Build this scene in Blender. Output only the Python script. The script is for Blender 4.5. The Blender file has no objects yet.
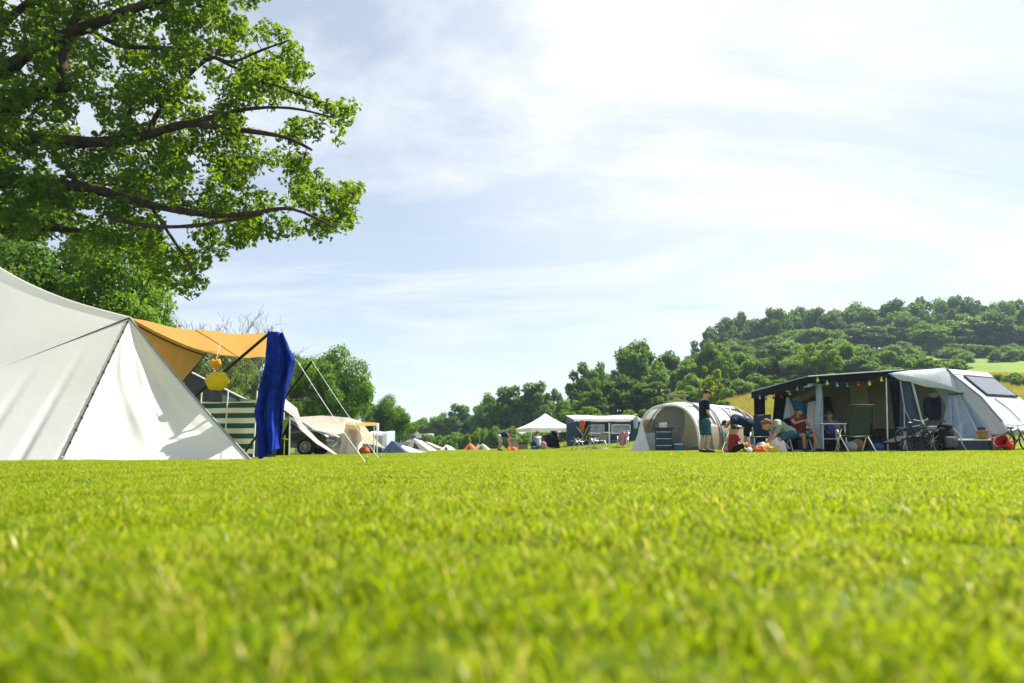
import bpy, bmesh, math, random
import numpy as np
from mathutils import Vector, Matrix, noise

# ------------------------------------------------------------------ camera, sky, sun, exposure
scn = bpy.context.scene
COL = scn.collection
R = math.radians
FPX, CX, CY, HZ, CAMH = 682.67, 512.0, 341.5, 447.0, 0.21
PITCH = math.atan((HZ - CY) / FPX)
cam_d = bpy.data.cameras.new('camera')
cam = bpy.data.objects.new('camera', cam_d)
COL.objects.link(cam)
cam.location = (0, 0, CAMH)
cam.rotation_euler = (R(90) + PITCH, 0, 0)
cam_d.lens = 24
cam_d.sensor_width = 36
cam_d.clip_start = 0.05
cam_d.clip_end = 5000
cam_d.dof.use_dof = True
cam_d.dof.focus_distance = 14.0
cam_d.dof.aperture_fstop = 1.9
scn.camera = cam
HAZE = 0.00034

SUN_AZ, SUN_EL = R(60), R(53)          # clockwise from the view direction (+Y)
sund = bpy.data.lights.new('sun', 'SUN')
sund.energy = 4.9
sund.angle = R(0.5)
sund.color = (1.0, 0.945, 0.86)
sun = bpy.data.objects.new('sun', sund)
COL.objects.link(sun)
SD = Vector((math.sin(SUN_AZ) * math.cos(SUN_EL), math.cos(SUN_AZ) * math.cos(SUN_EL), math.sin(SUN_EL)))
sun.rotation_euler = SD.to_track_quat('Z', 'Y').to_euler()
sun.location = SD * 60

world = bpy.data.worlds.new('World')
scn.world = world
world.use_nodes = True
wn, wl = world.node_tree.nodes, world.node_tree.links
wn.clear()
w_out = wn.new('ShaderNodeOutputWorld')
bg = wn.new('ShaderNodeBackground')
sky = wn.new('ShaderNodeTexSky')
sky.sky_type = 'NISHITA'
sky.sun_disc = False
sky.sun_elevation = SUN_EL
sky.sun_rotation = SUN_AZ
sky.altitude = 100
sky.air_density = 1.0
sky.dust_density = 0.9
sky.ozone_density = 1.0
bg.inputs['Strength'].default_value = 0.062
# thin cirrus: a noise laid out on a high cloud plane (direction / height)
tc = wn.new('ShaderNodeTexCoord')
sep = wn.new('ShaderNodeSeparateXYZ')
wl.new(tc.outputs['Generated'], sep.inputs[0])
mx = wn.new('ShaderNodeMath'); mx.operation = 'MAXIMUM'; mx.inputs[1].default_value = 0.04
mz = wn.new('ShaderNodeMath'); mz.operation = 'ADD'; mz.inputs[1].default_value = 0.22
wl.new(sep.outputs['Z'], mz.inputs[0])
wl.new(mz.outputs[0], mx.inputs[0])
dv = wn.new('ShaderNodeVectorMath'); dv.operation = 'DIVIDE'
cmb = wn.new('ShaderNodeCombineXYZ')
for k in range(3):
    wl.new(mx.outputs[0], cmb.inputs[k])
wl.new(tc.outputs['Generated'], dv.inputs[0])
wl.new(cmb.outputs[0], dv.inputs[1])
mp = wn.new('ShaderNodeMapping')
mp.inputs['Rotation'].default_value = (0, 0, R(35))
mp.inputs['Scale'].default_value = (0.9, 1.9, 1)
wl.new(dv.outputs[0], mp.inputs[0])
nz = wn.new('ShaderNodeTexNoise')
nz.inputs['Scale'].default_value = 0.8
nz.inputs['Detail'].default_value = 7
nz.inputs['Roughness'].default_value = 0.62
nz.inputs['Distortion'].default_value = 0.9
wl.new(mp.outputs[0], nz.inputs['Vector'])
cr = wn.new('ShaderNodeValToRGB')
cr.color_ramp.elements[0].position = 0.44
cr.color_ramp.elements[0].color = (0.36, 0.36, 0.36, 1)
cr.color_ramp.elements[1].position = 0.66
cr.color_ramp.elements[1].color = (0.88, 0.88, 0.88, 1)
wl.new(nz.outputs['Fac'], cr.inputs[0])
mixc = wn.new('ShaderNodeMix'); mixc.data_type = 'RGBA'
# glare painted into the sky as a broad white patch ahead, slightly right
sky_glare = wn.new('ShaderNodeVectorMath'); sky_glare.operation = 'DOT_PRODUCT'
sky_glare.inputs[1].default_value = (math.sin(R(15)) * math.cos(R(31)), math.cos(R(15)) * math.cos(R(31)), math.sin(R(31)))
wl.new(tc.outputs['Generated'], sky_glare.inputs[0])
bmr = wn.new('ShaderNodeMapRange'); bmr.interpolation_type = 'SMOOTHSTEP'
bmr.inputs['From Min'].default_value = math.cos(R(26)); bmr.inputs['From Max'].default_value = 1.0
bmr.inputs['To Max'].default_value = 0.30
wl.new(sky_glare.outputs['Value'], bmr.inputs[0])
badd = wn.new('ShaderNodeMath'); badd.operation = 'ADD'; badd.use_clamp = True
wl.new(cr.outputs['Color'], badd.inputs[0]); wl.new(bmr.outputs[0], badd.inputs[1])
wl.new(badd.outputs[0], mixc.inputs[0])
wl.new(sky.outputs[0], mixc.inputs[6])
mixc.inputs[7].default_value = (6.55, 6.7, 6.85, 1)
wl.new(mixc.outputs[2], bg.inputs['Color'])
wl.new(bg.outputs[0], w_out.inputs['Surface'])

scn.view_settings.view_transform = 'Standard'
scn.view_settings.look = 'None'
scn.view_settings.exposure = 1.38
scn.view_settings.gamma = 1.0
scn.view_settings.use_curve_mapping = False
scn.render.engine = 'CYCLES'
scn.cycles.use_denoising = True
try:
    scn.cycles.denoiser = 'OPENIMAGEDENOISE'
except Exception:
    pass
scn.cycles.max_bounces = 8
scn.cycles.transparent_max_bounces = 8
scn.cycles.caustics_reflective = False
scn.cycles.caustics_refractive = False
scn.cycles.sample_clamp_indirect = 6.0

# ------------------------------------------------------------------ where things stand
def at(px, py, Y):
    """World point seen at pixel (px, py), at ground distance Y from the camera."""
    dx = (px - CX) / FPX
    dz = -(py - CY) / FPX
    y = math.cos(PITCH) - dz * math.sin(PITCH)
    z = math.sin(PITCH) + dz * math.cos(PITCH)
    return Vector((dx * Y / y, Y, CAMH + z * Y / y))

def sstep(a, b, x):
    t = min(1.0, max(0.0, (x - a) / (b - a)))
    return t * t * (3 - 2 * t)

def gz(x, y):
    """Height of the ground."""
    xx = max(-16.0, min(22.0, x))
    yy = max(0.0, min(40.0, y))
    z = 0.00045 * xx * yy * (1 - sstep(45, 90, abs(y))) + .055 * math.exp(-((x + 6) / 4.5) ** 2 - ((y - 9.6) / 3.2) ** 2)
    if y > 30:
        u = x / y
        t = min(1.0, max(0.0, (y - 35) / 150))
        z += 26 * sstep(-0.05, 0.5, u) * t ** 1.1
        if y > 40:
            z += (noise.noise(Vector((x * .03, y * .03, 0)))) * 1.0 * sstep(40, 90, y) * sstep(0.02, .2, u)
    return z

def gp(px, Y, row=452):
    p = at(px, row, Y)
    return Vector((p.x, Y, gz(p.x, Y)))

def V(*a):
    return Vector(a)

# ------------------------------------------------------------------ object helpers
def new_obj(name, me, parent=None, mats=()):
    o = bpy.data.objects.new(name, me)
    COL.objects.link(o)
    if parent is not None:
        o.parent = parent
    if me is not None:
        for m in mats:
            me.materials.append(m)
    return o

def tag(o, label=None, cat=None, group=None, kind=None):
    if label: o['label'] = label
    if cat: o['category'] = cat
    if group: o['group'] = group
    if kind: o['kind'] = kind
    return o

def thing(name, label, cat, loc=(0, 0, 0), rz=0.0, group=None):
    o = bpy.data.objects.new(name, None)
    o.empty_display_size = 0.2
    COL.objects.link(o)
    o.location = loc
    o.rotation_euler = (0, 0, rz)
    return tag(o, label, cat, group)

def dup(root, loc, rz=0.0, label=None, group=None, scale=1.0):
    r = root.copy(); COL.objects.link(r)
    r.location = loc; r.rotation_euler = (0, 0, rz)
    r.scale = (scale,) * 3 if not hasattr(scale, '__len__') else scale
    if label: r['label'] = label
    if group: r['group'] = group
    for ch in list(root.children):
        c = ch.copy(); COL.objects.link(c); c.parent = r
        for g in list(ch.children):
            d = g.copy(); COL.objects.link(d); d.parent = c
    return r

def frame_of(d):
    d = d.normalized()
    up = Vector((0, 0, 1)) if abs(d.z) < 0.95 else Vector((1, 0, 0))
    a = d.cross(up).normalized()
    return a, d.cross(a).normalized()

class MB:
    """Collects shapes; build() links them as ONE mesh object. off: parent's place, so that shapes may be given in world space."""
    def __init__(s, off=None):
        s.v, s.f, s.m = [], [], []
        s.off = Vector(off) if off is not None else Vector((0, 0, 0))
    def add(s, vs, fs, mi=0):
        b = len(s.v)
        s.v += [Vector(q) for q in vs]
        for f in fs:
            s.f.append(tuple(b + i for i in f)); s.m.append(mi)
        return s
    def box(s, c, size, rot=None, mi=0, bev=0.0):
        c = Vector(c); hx, hy, hz = size[0] / 2, size[1] / 2, size[2] / 2
        M = rot if rot is not None else Matrix.Identity(3)
        if bev <= 0:
            vs = [c + M @ Vector((x * hx, y * hy, z * hz)) for x in (-1, 1) for y in (-1, 1) for z in (-1, 1)]
            return s.add(vs, [(0, 1, 3, 2), (4, 6, 7, 5), (0, 4, 5, 1), (2, 3, 7, 6), (0, 2, 6, 4), (1, 5, 7, 3)], mi)
        bm = bmesh.new(); bmesh.ops.create_cube(bm, size=1.0)
        for q in bm.verts: q.co = Vector((q.co.x * size[0], q.co.y * size[1], q.co.z * size[2]))
        bmesh.ops.bevel(bm, geom=list(bm.edges), offset=bev, segments=2, affect='EDGES', profile=0.5)
        bm.verts.index_update()
        vs = [c + M @ q.co for q in bm.verts]; fs = [[q.index for q in f.verts] for f in bm.faces]
        bm.free()
        return s.add(vs, fs, mi)
    def tube(s, pts, rad, n=8, mi=0, cap=True, flat=1.0):
        pts = [Vector(p) for p in pts]
        if not hasattr(rad, '__len__'): rad = [rad] * len(pts)
        vs, fs = [], []
        a = None
        for i, p in enumerate(pts):
            d = (pts[min(i + 1, len(pts) - 1)] - pts[max(i - 1, 0)])
            if d.length < 1e-9: d = Vector((0, 0, 1))
            d.normalize()
            if a is None: a, b = frame_of(d)
            else:
                a = (a - d * a.dot(d))
                if a.length < 1e-6: a, b = frame_of(d)
                a.normalize(); b = d.cross(a).normalized()
            for k in range(n):
                t = 2 * math.pi * k / n
                vs.append(p + (a * math.cos(t) + b * math.sin(t) * flat) * rad[i])
        for i in range(len(pts) - 1):
            for k in range(n):
                k2 = (k + 1) % n
                fs.append((i * n + k, i * n + k2, (i + 1) * n + k2, (i + 1) * n + k))
        if cap:
            fs.append(tuple(range(n - 1, -1, -1)))
            fs.append(tuple((len(pts) - 1) * n + k for k in range(n)))
        return s.add(vs, fs, mi)
    def bar(s, p0, p1, r, n=8, r1=None, mi=0):
        return s.tube([p0, p1], [r, r if r1 is None else r1], n, mi)
    def ell(s, c, r, n=12, m=8, rot=None, mi=0):
        c = Vector(c)
        if not hasattr(r, '__len__'): r = (r, r, r)
        M = rot if rot is not None else Matrix.Identity(3)
        vs = [c + M @ Vector((0, 0, r[2]))]
        for i in range(1, m):
            t = math.pi * i / m
            for k in range(n):
                p = 2 * math.pi * k / n
                vs.append(c + M @ Vector((r[0] * math.sin(t) * math.cos(p), r[1] * math.sin(t) * math.sin(p), r[2] * math.cos(t))))
        vs.append(c + M @ Vector((0, 0, -r[2])))
        fs = [(0, 1 + k, 1 + (k + 1) % n) for k in range(n)]
        for i in range(m - 2):
            for k in range(n):
                k2 = (k + 1) % n
                fs.append((1 + i * n + k, 1 + (i + 1) * n + k, 1 + (i + 1) * n + k2, 1 + i * n + k2))
        L = len(vs) - 1
        fs += [(L, 1 + (m - 2) * n + (k + 1) % n, 1 + (m - 2) * n + k) for k in range(n)]
        return s.add(vs, fs, mi)
    def grid(s, fn, nu, nv, mi=0):
        vs = [Vector(fn(i / nu, j / nv)) for j in range(nv + 1) for i in range(nu + 1)]
        fs = [(j * (nu + 1) + i, j * (nu + 1) + i + 1, (j + 1) * (nu + 1) + i + 1, (j + 1) * (nu + 1) + i) for j in range(nv) for i in range(nu)]
        return s.add(vs, fs, mi)
    def poly(s, pts, mi=0):
        return s.add(pts, [tuple(range(len(pts)))], mi)
    def slab(s, pts, thick, mi=0):
        """A flat outline given its thickness (vector thick)."""
        pts = [Vector(p) for p in pts]; t = Vector(thick); n = len(pts)
        vs = pts + [p + t for p in pts]
        fs = [tuple(range(n - 1, -1, -1)), tuple(range(n, 2 * n))] + [(i, (i + 1) % n, n + (i + 1) % n, n + i) for i in range(n)]
        return s.add(vs, fs, mi)
    def lathe(s, c, prof, n=16, mi=0, ax=None):
        c = Vector(c); M = ax if ax is not None else Matrix.Identity(3)
        vs, fs = [], []
        for r, z in prof:
            for k in range(n):
                t = 2 * math.pi * k / n
                vs.append(c + M @ Vector((r * math.cos(t), r * math.sin(t), z)))
        for i in range(len(prof) - 1):
            for k in range(n):
                k2 = (k + 1) % n
                fs.append((i * n + k, i * n + k2, (i + 1) * n + k2, (i + 1) * n + k))
        fs.append(tuple(range(n - 1, -1, -1))); fs.append(tuple((len(prof) - 1) * n + k for k in range(n)))
        return s.add(vs, fs, mi)
    def mesh(s, name):
        me = bpy.data.meshes.new(name)
        me.from_pydata([tuple(q - s.off) for q in s.v], [], s.f)
        if any(s.m): me.polygons.foreach_set('material_index', s.m)
        me.update()
        return me
    def build(s, name, mats, parent=None, smooth=False, fix=True, solid=0.0):
        me = s.mesh(name)
        if fix:
            bm = bmesh.new(); bm.from_mesh(me)
            bmesh.ops.recalc_face_normals(bm, faces=list(bm.faces))
            bm.to_mesh(me); bm.free()
        if smooth:
            me.polygons.foreach_set('use_smooth', [True] * len(me.polygons))
            if smooth != 'all':
                try: me.set_sharp_from_angle(angle=R(40))
                except Exception: pass
        o = new_obj(name, me, parent, mats if isinstance(mats, (list, tuple)) else [mats])
        if solid:
            md = o.modifiers.new('thickness', 'SOLIDIFY'); md.thickness = solid; md.offset = 0
        return o

def rotz(a): return Matrix.Rotation(a, 3, 'Z')
def rotx(a): return Matrix.Rotation(a, 3, 'X')
def roty(a): return Matrix.Rotation(a, 3, 'Y')
def lerp(a, b, t): return a + (b - a) * t

# ------------------------------------------------------------------ materials
def mat(name, col, rough=0.6, trans=0.0, tcol=None, metal=0.0, var=0.12, vscale=6.0, bump=0.0, bscale=60.0, spec=0.16, col2=None, coat=0.0):
    m = bpy.data.materials.new(name); m.use_nodes = True
    n, l = m.node_tree.nodes, m.node_tree.links
    p = n['Principled BSDF']; out = n['Material Output']
    p.inputs['Roughness'].default_value = rough
    p.inputs['Metallic'].default_value = metal
    p.inputs['Specular IOR Level'].default_value = spec
    if coat: p.inputs['Coat Weight'].default_value = coat
    tcn = n.new('ShaderNodeTexCoord')
    ns = n.new('ShaderNodeTexNoise'); ns.inputs['Scale'].default_value = vscale; ns.inputs['Detail'].default_value = 6
    l.new(tcn.outputs['Object'], ns.inputs['Vector'])
    mixn = n.new('ShaderNodeMix'); mixn.data_type = 'RGBA'
    c = Vector(col[:3])
    c2 = Vector(col2[:3]) if col2 else c * (1 - 2 * var)
    hi = c if col2 else Vector([min(1, q * (1 + var)) for q in c])
    mixn.inputs[6].default_value = (*c2, 1); mixn.inputs[7].default_value = (*hi, 1)
    rm = n.new('ShaderNodeMapRange'); rm.inputs['From Min'].default_value = 0.3; rm.inputs['From Max'].default_value = 0.65
    l.new(ns.outputs['Fac'], rm.inputs[0]); l.new(rm.outputs[0], mixn.inputs[0])
    l.new(mixn.outputs[2], p.inputs['Base Color'])
    if bump:
        nb = n.new('ShaderNodeTexNoise'); nb.inputs['Scale'].default_value = bscale; nb.inputs['Detail'].default_value = 4
        l.new(tcn.outputs['Object'], nb.inputs['Vector'])
        bp = n.new('ShaderNodeBump'); bp.inputs['Strength'].default_value = bump; bp.inputs['Distance'].default_value = 0.02
        l.new(nb.outputs['Fac'], bp.inputs['Height']); l.new(bp.outputs[0], p.inputs['Normal'])
    if trans:
        tr = n.new('ShaderNodeBsdfTranslucent')
        if tcol: tr.inputs['Color'].default_value = (*tcol, 1)
        else: l.new(mixn.outputs[2], tr.inputs['Color'])
        ms = n.new('ShaderNodeMixShader'); ms.inputs[0].default_value = trans
        l.new(p.outputs[0], ms.inputs[1]); l.new(tr.outputs[0], ms.inputs[2]); l.new(ms.outputs[0], out.inputs['Surface'])
    return m

def leaf_mat(name, dark, light, tcol, trans=0.35, rough=0.5):
    """Leaf colour varies leaf by leaf (attribute var) and tree by tree (object random)."""
    m = bpy.data.materials.new(name); m.use_nodes = True
    n, l = m.node_tree.nodes, m.node_tree.links
    p = n['Principled BSDF']; out = n['Material Output']
    p.inputs['Roughness'].default_value = rough; p.inputs['Specular IOR Level'].default_value = 0.1
    at_ = n.new('ShaderNodeAttribute'); at_.attribute_name = 'var'
    mx_ = n.new('ShaderNodeMix'); mx_.data_type = 'RGBA'
    mx_.inputs[6].default_value = (*dark, 1); mx_.inputs[7].default_value = (*light, 1)
    l.new(at_.outputs['Fac'], mx_.inputs[0])
    oi = n.new('ShaderNodeObjectInfo')
    hs = n.new('ShaderNodeHueSaturation')
    mr = n.new('ShaderNodeMapRange'); mr.inputs['To Min'].default_value = 0.485; mr.inputs['To Max'].default_value = 0.53
    mr2 = n.new('ShaderNodeMapRange'); mr2.inputs['To Min'].default_value = 0.72; mr2.inputs['To Max'].default_value = 1.25
    wn_ = n.new('ShaderNodeTexWhiteNoise'); wn_.noise_dimensions = '1D'
    l.new(oi.outputs['Random'], mr.inputs[0]); l.new(oi.outputs['Random'], wn_.inputs['W']); l.new(wn_.outputs['Value'], mr2.inputs[0])
    l.new(mr.outputs[0], hs.inputs['Hue']); l.new(mr2.outputs[0], hs.inputs['Value'])
    l.new(mx_.outputs[2], hs.inputs['Color']); l.new(hs.outputs[0], p.inputs['Base Color'])
    tr = n.new('ShaderNodeBsdfTranslucent'); tr.inputs['Color'].default_value = (*tcol, 1)
    ms = n.new('ShaderNodeMixShader'); ms.inputs[0].default_value = trans
    l.new(p.outputs[0], ms.inputs[1]); l.new(tr.outputs[0], ms.inputs[2]); l.new(ms.outputs[0], out.inputs['Surface'])
    return m

M = {}
M['canvas'] = mat('white_canvas', (0.86, 0.85, 0.84), 0.85, trans=0.42, tcol=(0.86, 0.85, 0.83), var=0.025, vscale=1.3, bump=0.14, bscale=7)
M['tan_canvas'] = mat('tan_canvas', (0.50, 0.32, 0.13), 0.85, trans=0.42, tcol=(0.58, 0.33, 0.10), var=0.06, vscale=3, bump=0.12, bscale=20)
M['rope_dark'] = mat('dark_cord', (0.05, 0.045, 0.04), 0.8)
M['rope_white'] = mat('white_cord', (0.72, 0.70, 0.64), 0.8)
M['pole_dark'] = mat('dark_pole', (0.03, 0.03, 0.033), 0.4, metal=0.3)
M['alu'] = mat('aluminium', (0.62, 0.63, 0.65), 0.35, metal=0.85)
M['white_metal'] = mat('white_metal', (0.78, 0.78, 0.78), 0.35, var=0.03)
M['blue_towel'] = mat('blue_terry', (0.010, 0.042, 0.37), 0.95, trans=0.18, tcol=(0.01, 0.05, 0.5), var=0.2, vscale=10, bump=0.5, bscale=160)
M['yellow'] = mat('yellow_vinyl', (0.70, 0.56, 0.02), 0.35, trans=0.3, tcol=(0.8, 0.55, 0.01), var=0.05)
M['amber'] = mat('amber_vinyl', (0.75, 0.40, 0.02), 0.4, trans=0.3, tcol=(0.7, 0.35, 0.01), var=0.1)
M['grey_fabric'] = mat('dark_grey_fabric', (0.075, 0.082, 0.095), 0.8, var=0.1)
M['mid_grey'] = mat('mid_grey_fabric', (0.26, 0.27, 0.29), 0.85, var=0.06)
M['light_grey'] = mat('light_grey_fabric', (0.52, 0.54, 0.57), 0.85, var=0.05, trans=0.15)
M['navy'] = mat('navy_fabric', (0.022, 0.035, 0.075), 0.8, var=0.15)
M['slate'] = mat('slate_blue_fabric', (0.04, 0.062, 0.10), 0.8, var=0.1)
M['black'] = mat('black_fabric', (0.007, 0.007, 0.009), 0.85, var=0.2)
M['black_plastic'] = mat('black_plastic', (0.02, 0.02, 0.022), 0.4)
M['white_poly'] = mat('white_polyester', (0.80, 0.80, 0.81), 0.7, trans=0.3, var=0.03, bump=0.1, bscale=12)
M['silver_poly'] = mat('silver_polyester', (0.50, 0.55, 0.61), 0.5, trans=0.2, var=0.05, bump=0.15, bscale=8)
M['bluish_poly'] = mat('pale_blue_polyester', (0.42, 0.52, 0.64), 0.6, trans=0.25, var=0.08, bump=0.15, bscale=10)
M['sand'] = mat('sand_polyester', (0.36, 0.31, 0.23), 0.75, trans=0.2, var=0.05, bump=0.1, bscale=12)
M['cream'] = mat('cream_canvas', (0.72, 0.66, 0.55), 0.85, trans=0.28, var=0.05, bump=0.15, bscale=14)
M['teal'] = mat('teal_fabric', (0.02, 0.13, 0.13), 0.8)
M['azure'] = mat('azure_fabric', (0.03, 0.22, 0.42), 0.75, trans=0.15)
M['shell'] = mat('caravan_shell', (0.48, 0.53, 0.59), 0.28, var=0.02, coat=0.3, spec=0.5)
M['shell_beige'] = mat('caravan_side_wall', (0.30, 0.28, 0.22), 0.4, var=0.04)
M['glass_dark'] = mat('tinted_window', (0.035, 0.042, 0.055), 0.08, spec=0.6, var=0.05)
M['glass_grey'] = mat('acrylic_window', (0.13, 0.15, 0.18), 0.12, spec=0.6, var=0.05)
M['clear_vinyl'] = mat('vinyl_window', (0.20, 0.25, 0.31), 0.15, spec=0.6, var=0.25, vscale=3)
M['car_paint'] = mat('dark_blue_car_paint', (0.010, 0.015, 0.032), 0.25, coat=0.8, spec=0.5, var=0.05)
M['tyre'] = mat('tyre_rubber', (0.018, 0.018, 0.018), 0.85)
M['rim'] = mat('alloy_rim', (0.45, 0.46, 0.48), 0.3, metal=0.8)
M['lamp_glass'] = mat('headlight_glass', (0.62, 0.65, 0.68), 0.1, spec=0.6)
M['lime'] = mat('lime_fabric', (0.42, 0.52, 0.05), 0.75, trans=0.4, tcol=(0.5, 0.6, 0.03))
M['orange'] = mat('orange_fabric', (0.56, 0.13, 0.03), 0.8, trans=0.15)
M['red'] = mat('red_plastic', (0.62, 0.025, 0.03), 0.4)
M['red_cloth'] = mat('red_cotton', (0.27, 0.025, 0.03), 0.9, var=0.15)
M['maroon'] = mat('maroon_cotton', (0.17, 0.025, 0.022), 0.9, var=0.15)
M['pink'] = mat('pink_cotton', (0.55, 0.28, 0.34), 0.9, trans=0.2, var=0.25, vscale=18)
M['yellow_cloth'] = mat('yellow_cotton', (0.50, 0.35, 0.09), 0.9, var=0.15)
M['tee_navy'] = mat('navy_cotton', (0.012, 0.022, 0.045), 0.9, var=0.15)
M['shorts_blue'] = mat('petrol_blue_cotton', (0.03, 0.10, 0.15), 0.9, var=0.1)
M['shirt_sage'] = mat('sage_cotton', (0.27, 0.31, 0.26), 0.9, var=0.12)
M['shirt_blue'] = mat('violet_blue_cotton', (0.10, 0.13, 0.44), 0.9, var=0.1)
M['skin'] = mat('skin', (0.52, 0.29, 0.19), 0.5, var=0.06, spec=0.4)
M['skin_dark'] = mat('tanned_skin', (0.40, 0.20, 0.12), 0.5, var=0.06, spec=0.4)
M['hair_dark'] = mat('dark_brown_hair', (0.035, 0.022, 0.015), 0.6)
M['hair_brown'] = mat('light_brown_hair', (0.16, 0.09, 0.045), 0.6)
M['eye'] = mat('dark_eye', (0.02, 0.015, 0.012), 0.2)
M['lips'] = mat('lips', (0.32, 0.10, 0.09), 0.5)
M['shoe'] = mat('dark_shoe', (0.018, 0.018, 0.022), 0.6)
M['white_plastic'] = mat('white_plastic', (0.76, 0.78, 0.80), 0.35, var=0.03)
M['blue_plastic'] = mat('blue_plastic', (0.03, 0.09, 0.32), 0.4)
M['card'] = mat('brown_cardboard', (0.30, 0.17, 0.08), 0.8)
M['wood'] = mat('weathered_wood', (0.34, 0.25, 0.16), 0.8, var=0.2, vscale=12)
M['bark'] = mat('bark', (0.045, 0.033, 0.024), 0.9, var=0.3, vscale=5, bump=0.9, bscale=22)
M['bark_grey'] = mat('grey_bark', (0.16, 0.14, 0.12), 0.9, var=0.25, vscale=6, bump=0.6, bscale=30)
M['olive'] = mat('olive_fabric', (0.04, 0.055, 0.048), 0.8, var=0.1)
M['grey_ball'] = mat('grey_green_vinyl', (0.27, 0.30, 0.27), 0.5)

def stripe_mat(name, ca, cb, period, axis='Z', trans=0.25, duty=0.5):
    m = bpy.data.materials.new(name); m.use_nodes = True
    n, l = m.node_tree.nodes, m.node_tree.links
    p = n['Principled BSDF']; out = n['Material Output']; p.inputs['Roughness'].default_value = 0.85
    t = n.new('ShaderNodeTexCoord'); s = n.new('ShaderNodeSeparateXYZ'); l.new(t.outputs['Object'], s.inputs[0])
    d = n.new('ShaderNodeMath'); d.operation = 'DIVIDE'; d.inputs[1].default_value = period; l.new(s.outputs[axis], d.inputs[0])
    f = n.new('ShaderNodeMath'); f.operation = 'FRACT'; l.new(d.outputs[0], f.inputs[0])
    g = n.new('ShaderNodeMath'); g.operation = 'GREATER_THAN'; g.inputs[1].default_value = duty; l.new(f.outputs[0], g.inputs[0])
    x = n.new('ShaderNodeMix'); x.data_type = 'RGBA'; x.inputs[6].default_value = (*ca, 1); x.inputs[7].default_value = (*cb, 1)
    l.new(g.outputs[0], x.inputs[0]); l.new(x.outputs[2], p.inputs['Base Color'])
    tr = n.new('ShaderNodeBsdfTranslucent'); l.new(x.outputs[2], tr.inputs['Color'])
    ms = n.new('ShaderNodeMixShader'); ms.inputs[0].default_value = trans
    l.new(p.outputs[0], ms.inputs[1]); l.new(tr.outputs[0], ms.inputs[2]); l.new(ms.outputs[0], out.inputs['Surface'])
    return m
M['stripes'] = stripe_mat('green_white_stripes', (0.010, 0.055, 0.040), (0.40, 0.43, 0.35), 0.2)

M['tarp'] = mat('beige_tarpaulin', (0.30, 0.285, 0.27), 0.7, trans=0.15, var=0.08)
M['tarp_pink'] = mat('pinkish_tarpaulin', (0.26, 0.19, 0.175), 0.7, var=0.15, vscale=12)
M['leaf_big'] = leaf_mat('broad_leaf', (0.014, 0.042, 0.006), (0.07, 0.13, 0.012), (0.27, 0.41, 0.012), 0.45)
M['leaf_mid'] = leaf_mat('green_leaf', (0.03, 0.085, 0.011), (0.11, 0.21, 0.018), (0.20, 0.36, 0.014), 0.40)
M['leaf_dark'] = leaf_mat('dark_leaf', (0.025, 0.068, 0.014), (0.085, 0.165, 0.021), (0.16, 0.28, 0.016), 0.36)
M['leaf_pale'] = leaf_mat('pale_leaf', (0.06, 0.13, 0.014), (0.15, 0.25, 0.028), (0.25, 0.40, 0.03), 0.42)
M['leaf_yellow'] = leaf_mat('yellow_green_leaf', (0.085, 0.15, 0.012), (0.20, 0.29, 0.025), (0.32, 0.43, 0.03), 0.45)

# ------------------------------------------------------------------ ground
def ground_material():
    m = bpy.data.materials.new('meadow_ground'); m.use_nodes = True
    n, l = m.node_tree.nodes, m.node_tree.links
    p = n['Principled BSDF']; p.inputs['Roughness'].default_value = 0.9; p.inputs['Specular IOR Level'].default_value = 0.15
    g = n.new('ShaderNodeNewGeometry')
    def noise_(scale, detail=6):
        t = n.new('ShaderNodeTexNoise'); t.inputs['Scale'].default_value = scale; t.inputs['Detail'].default_value = detail
        l.new(g.outputs['Position'], t.inputs['Vector']); return t.outputs['Fac']
    def mix(a, b, f):
        x = n.new('ShaderNodeMix'); x.data_type = 'RGBA'
        for sock, val in ((6, a), (7, b)):
            if isinstance(val, tuple): x.inputs[sock].default_value = (*val, 1)
            else: l.new(val, x.inputs[sock])
        l.new(f, x.inputs[0]); return x.outputs[2]
    def rng(f, a, b):
        r = n.new('ShaderNodeMapRange'); r.inputs['From Min'].default_value = a; r.inputs['From Max'].default_value = b
        l.new(f, r.inputs[0]); return r.outputs[0]
    lawn = mix((0.04, 0.075, 0.003), (0.13, 0.18, 0.003), rng(noise_(1.3), .35, .65))
    lawn = mix(lawn, (0.15, 0.15, 0.015), rng(noise_(0.4), .52, .72))
    dry = mix((0.27, 0.23, 0.03), (0.17, 0.21, 0.015), rng(noise_(0.16), .40, .64))
    dry = mix(dry, (0.30, 0.21, 0.09), rng(noise_(0.3), .52, .70))
    green = mix((0.08, 0.14, 0.006), (0.125, 0.185, 0.008), rng(noise_(0.08), .35, .65))
    s = n.new('ShaderNodeSeparateXYZ'); l.new(g.outputs['Position'], s.inputs[0])
    ad = n.new('ShaderNodeMath'); ad.operation = 'MULTIPLY_ADD'; ad.inputs[1].default_value = 3.0
    l.new(noise_(0.06), ad.inputs[0]); l.new(s.outputs['Z'], ad.inputs[2])
    hill = mix(dry, green, rng(ad.outputs[0], 13.2, 13.9))
    c = mix(lawn, hill, rng(ad.outputs[0], 2.6, 3.4))
    l.new(c, p.inputs['Base Color'])
    b = n.new('ShaderNodeBump'); b.inputs['Strength'].default_value = 0.6; b.inputs['Distance'].default_value = 0.05
    l.new(noise_(14, 8), b.inputs['Height']); l.new(b.outputs[0], p.inputs['Normal'])
    return m

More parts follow.
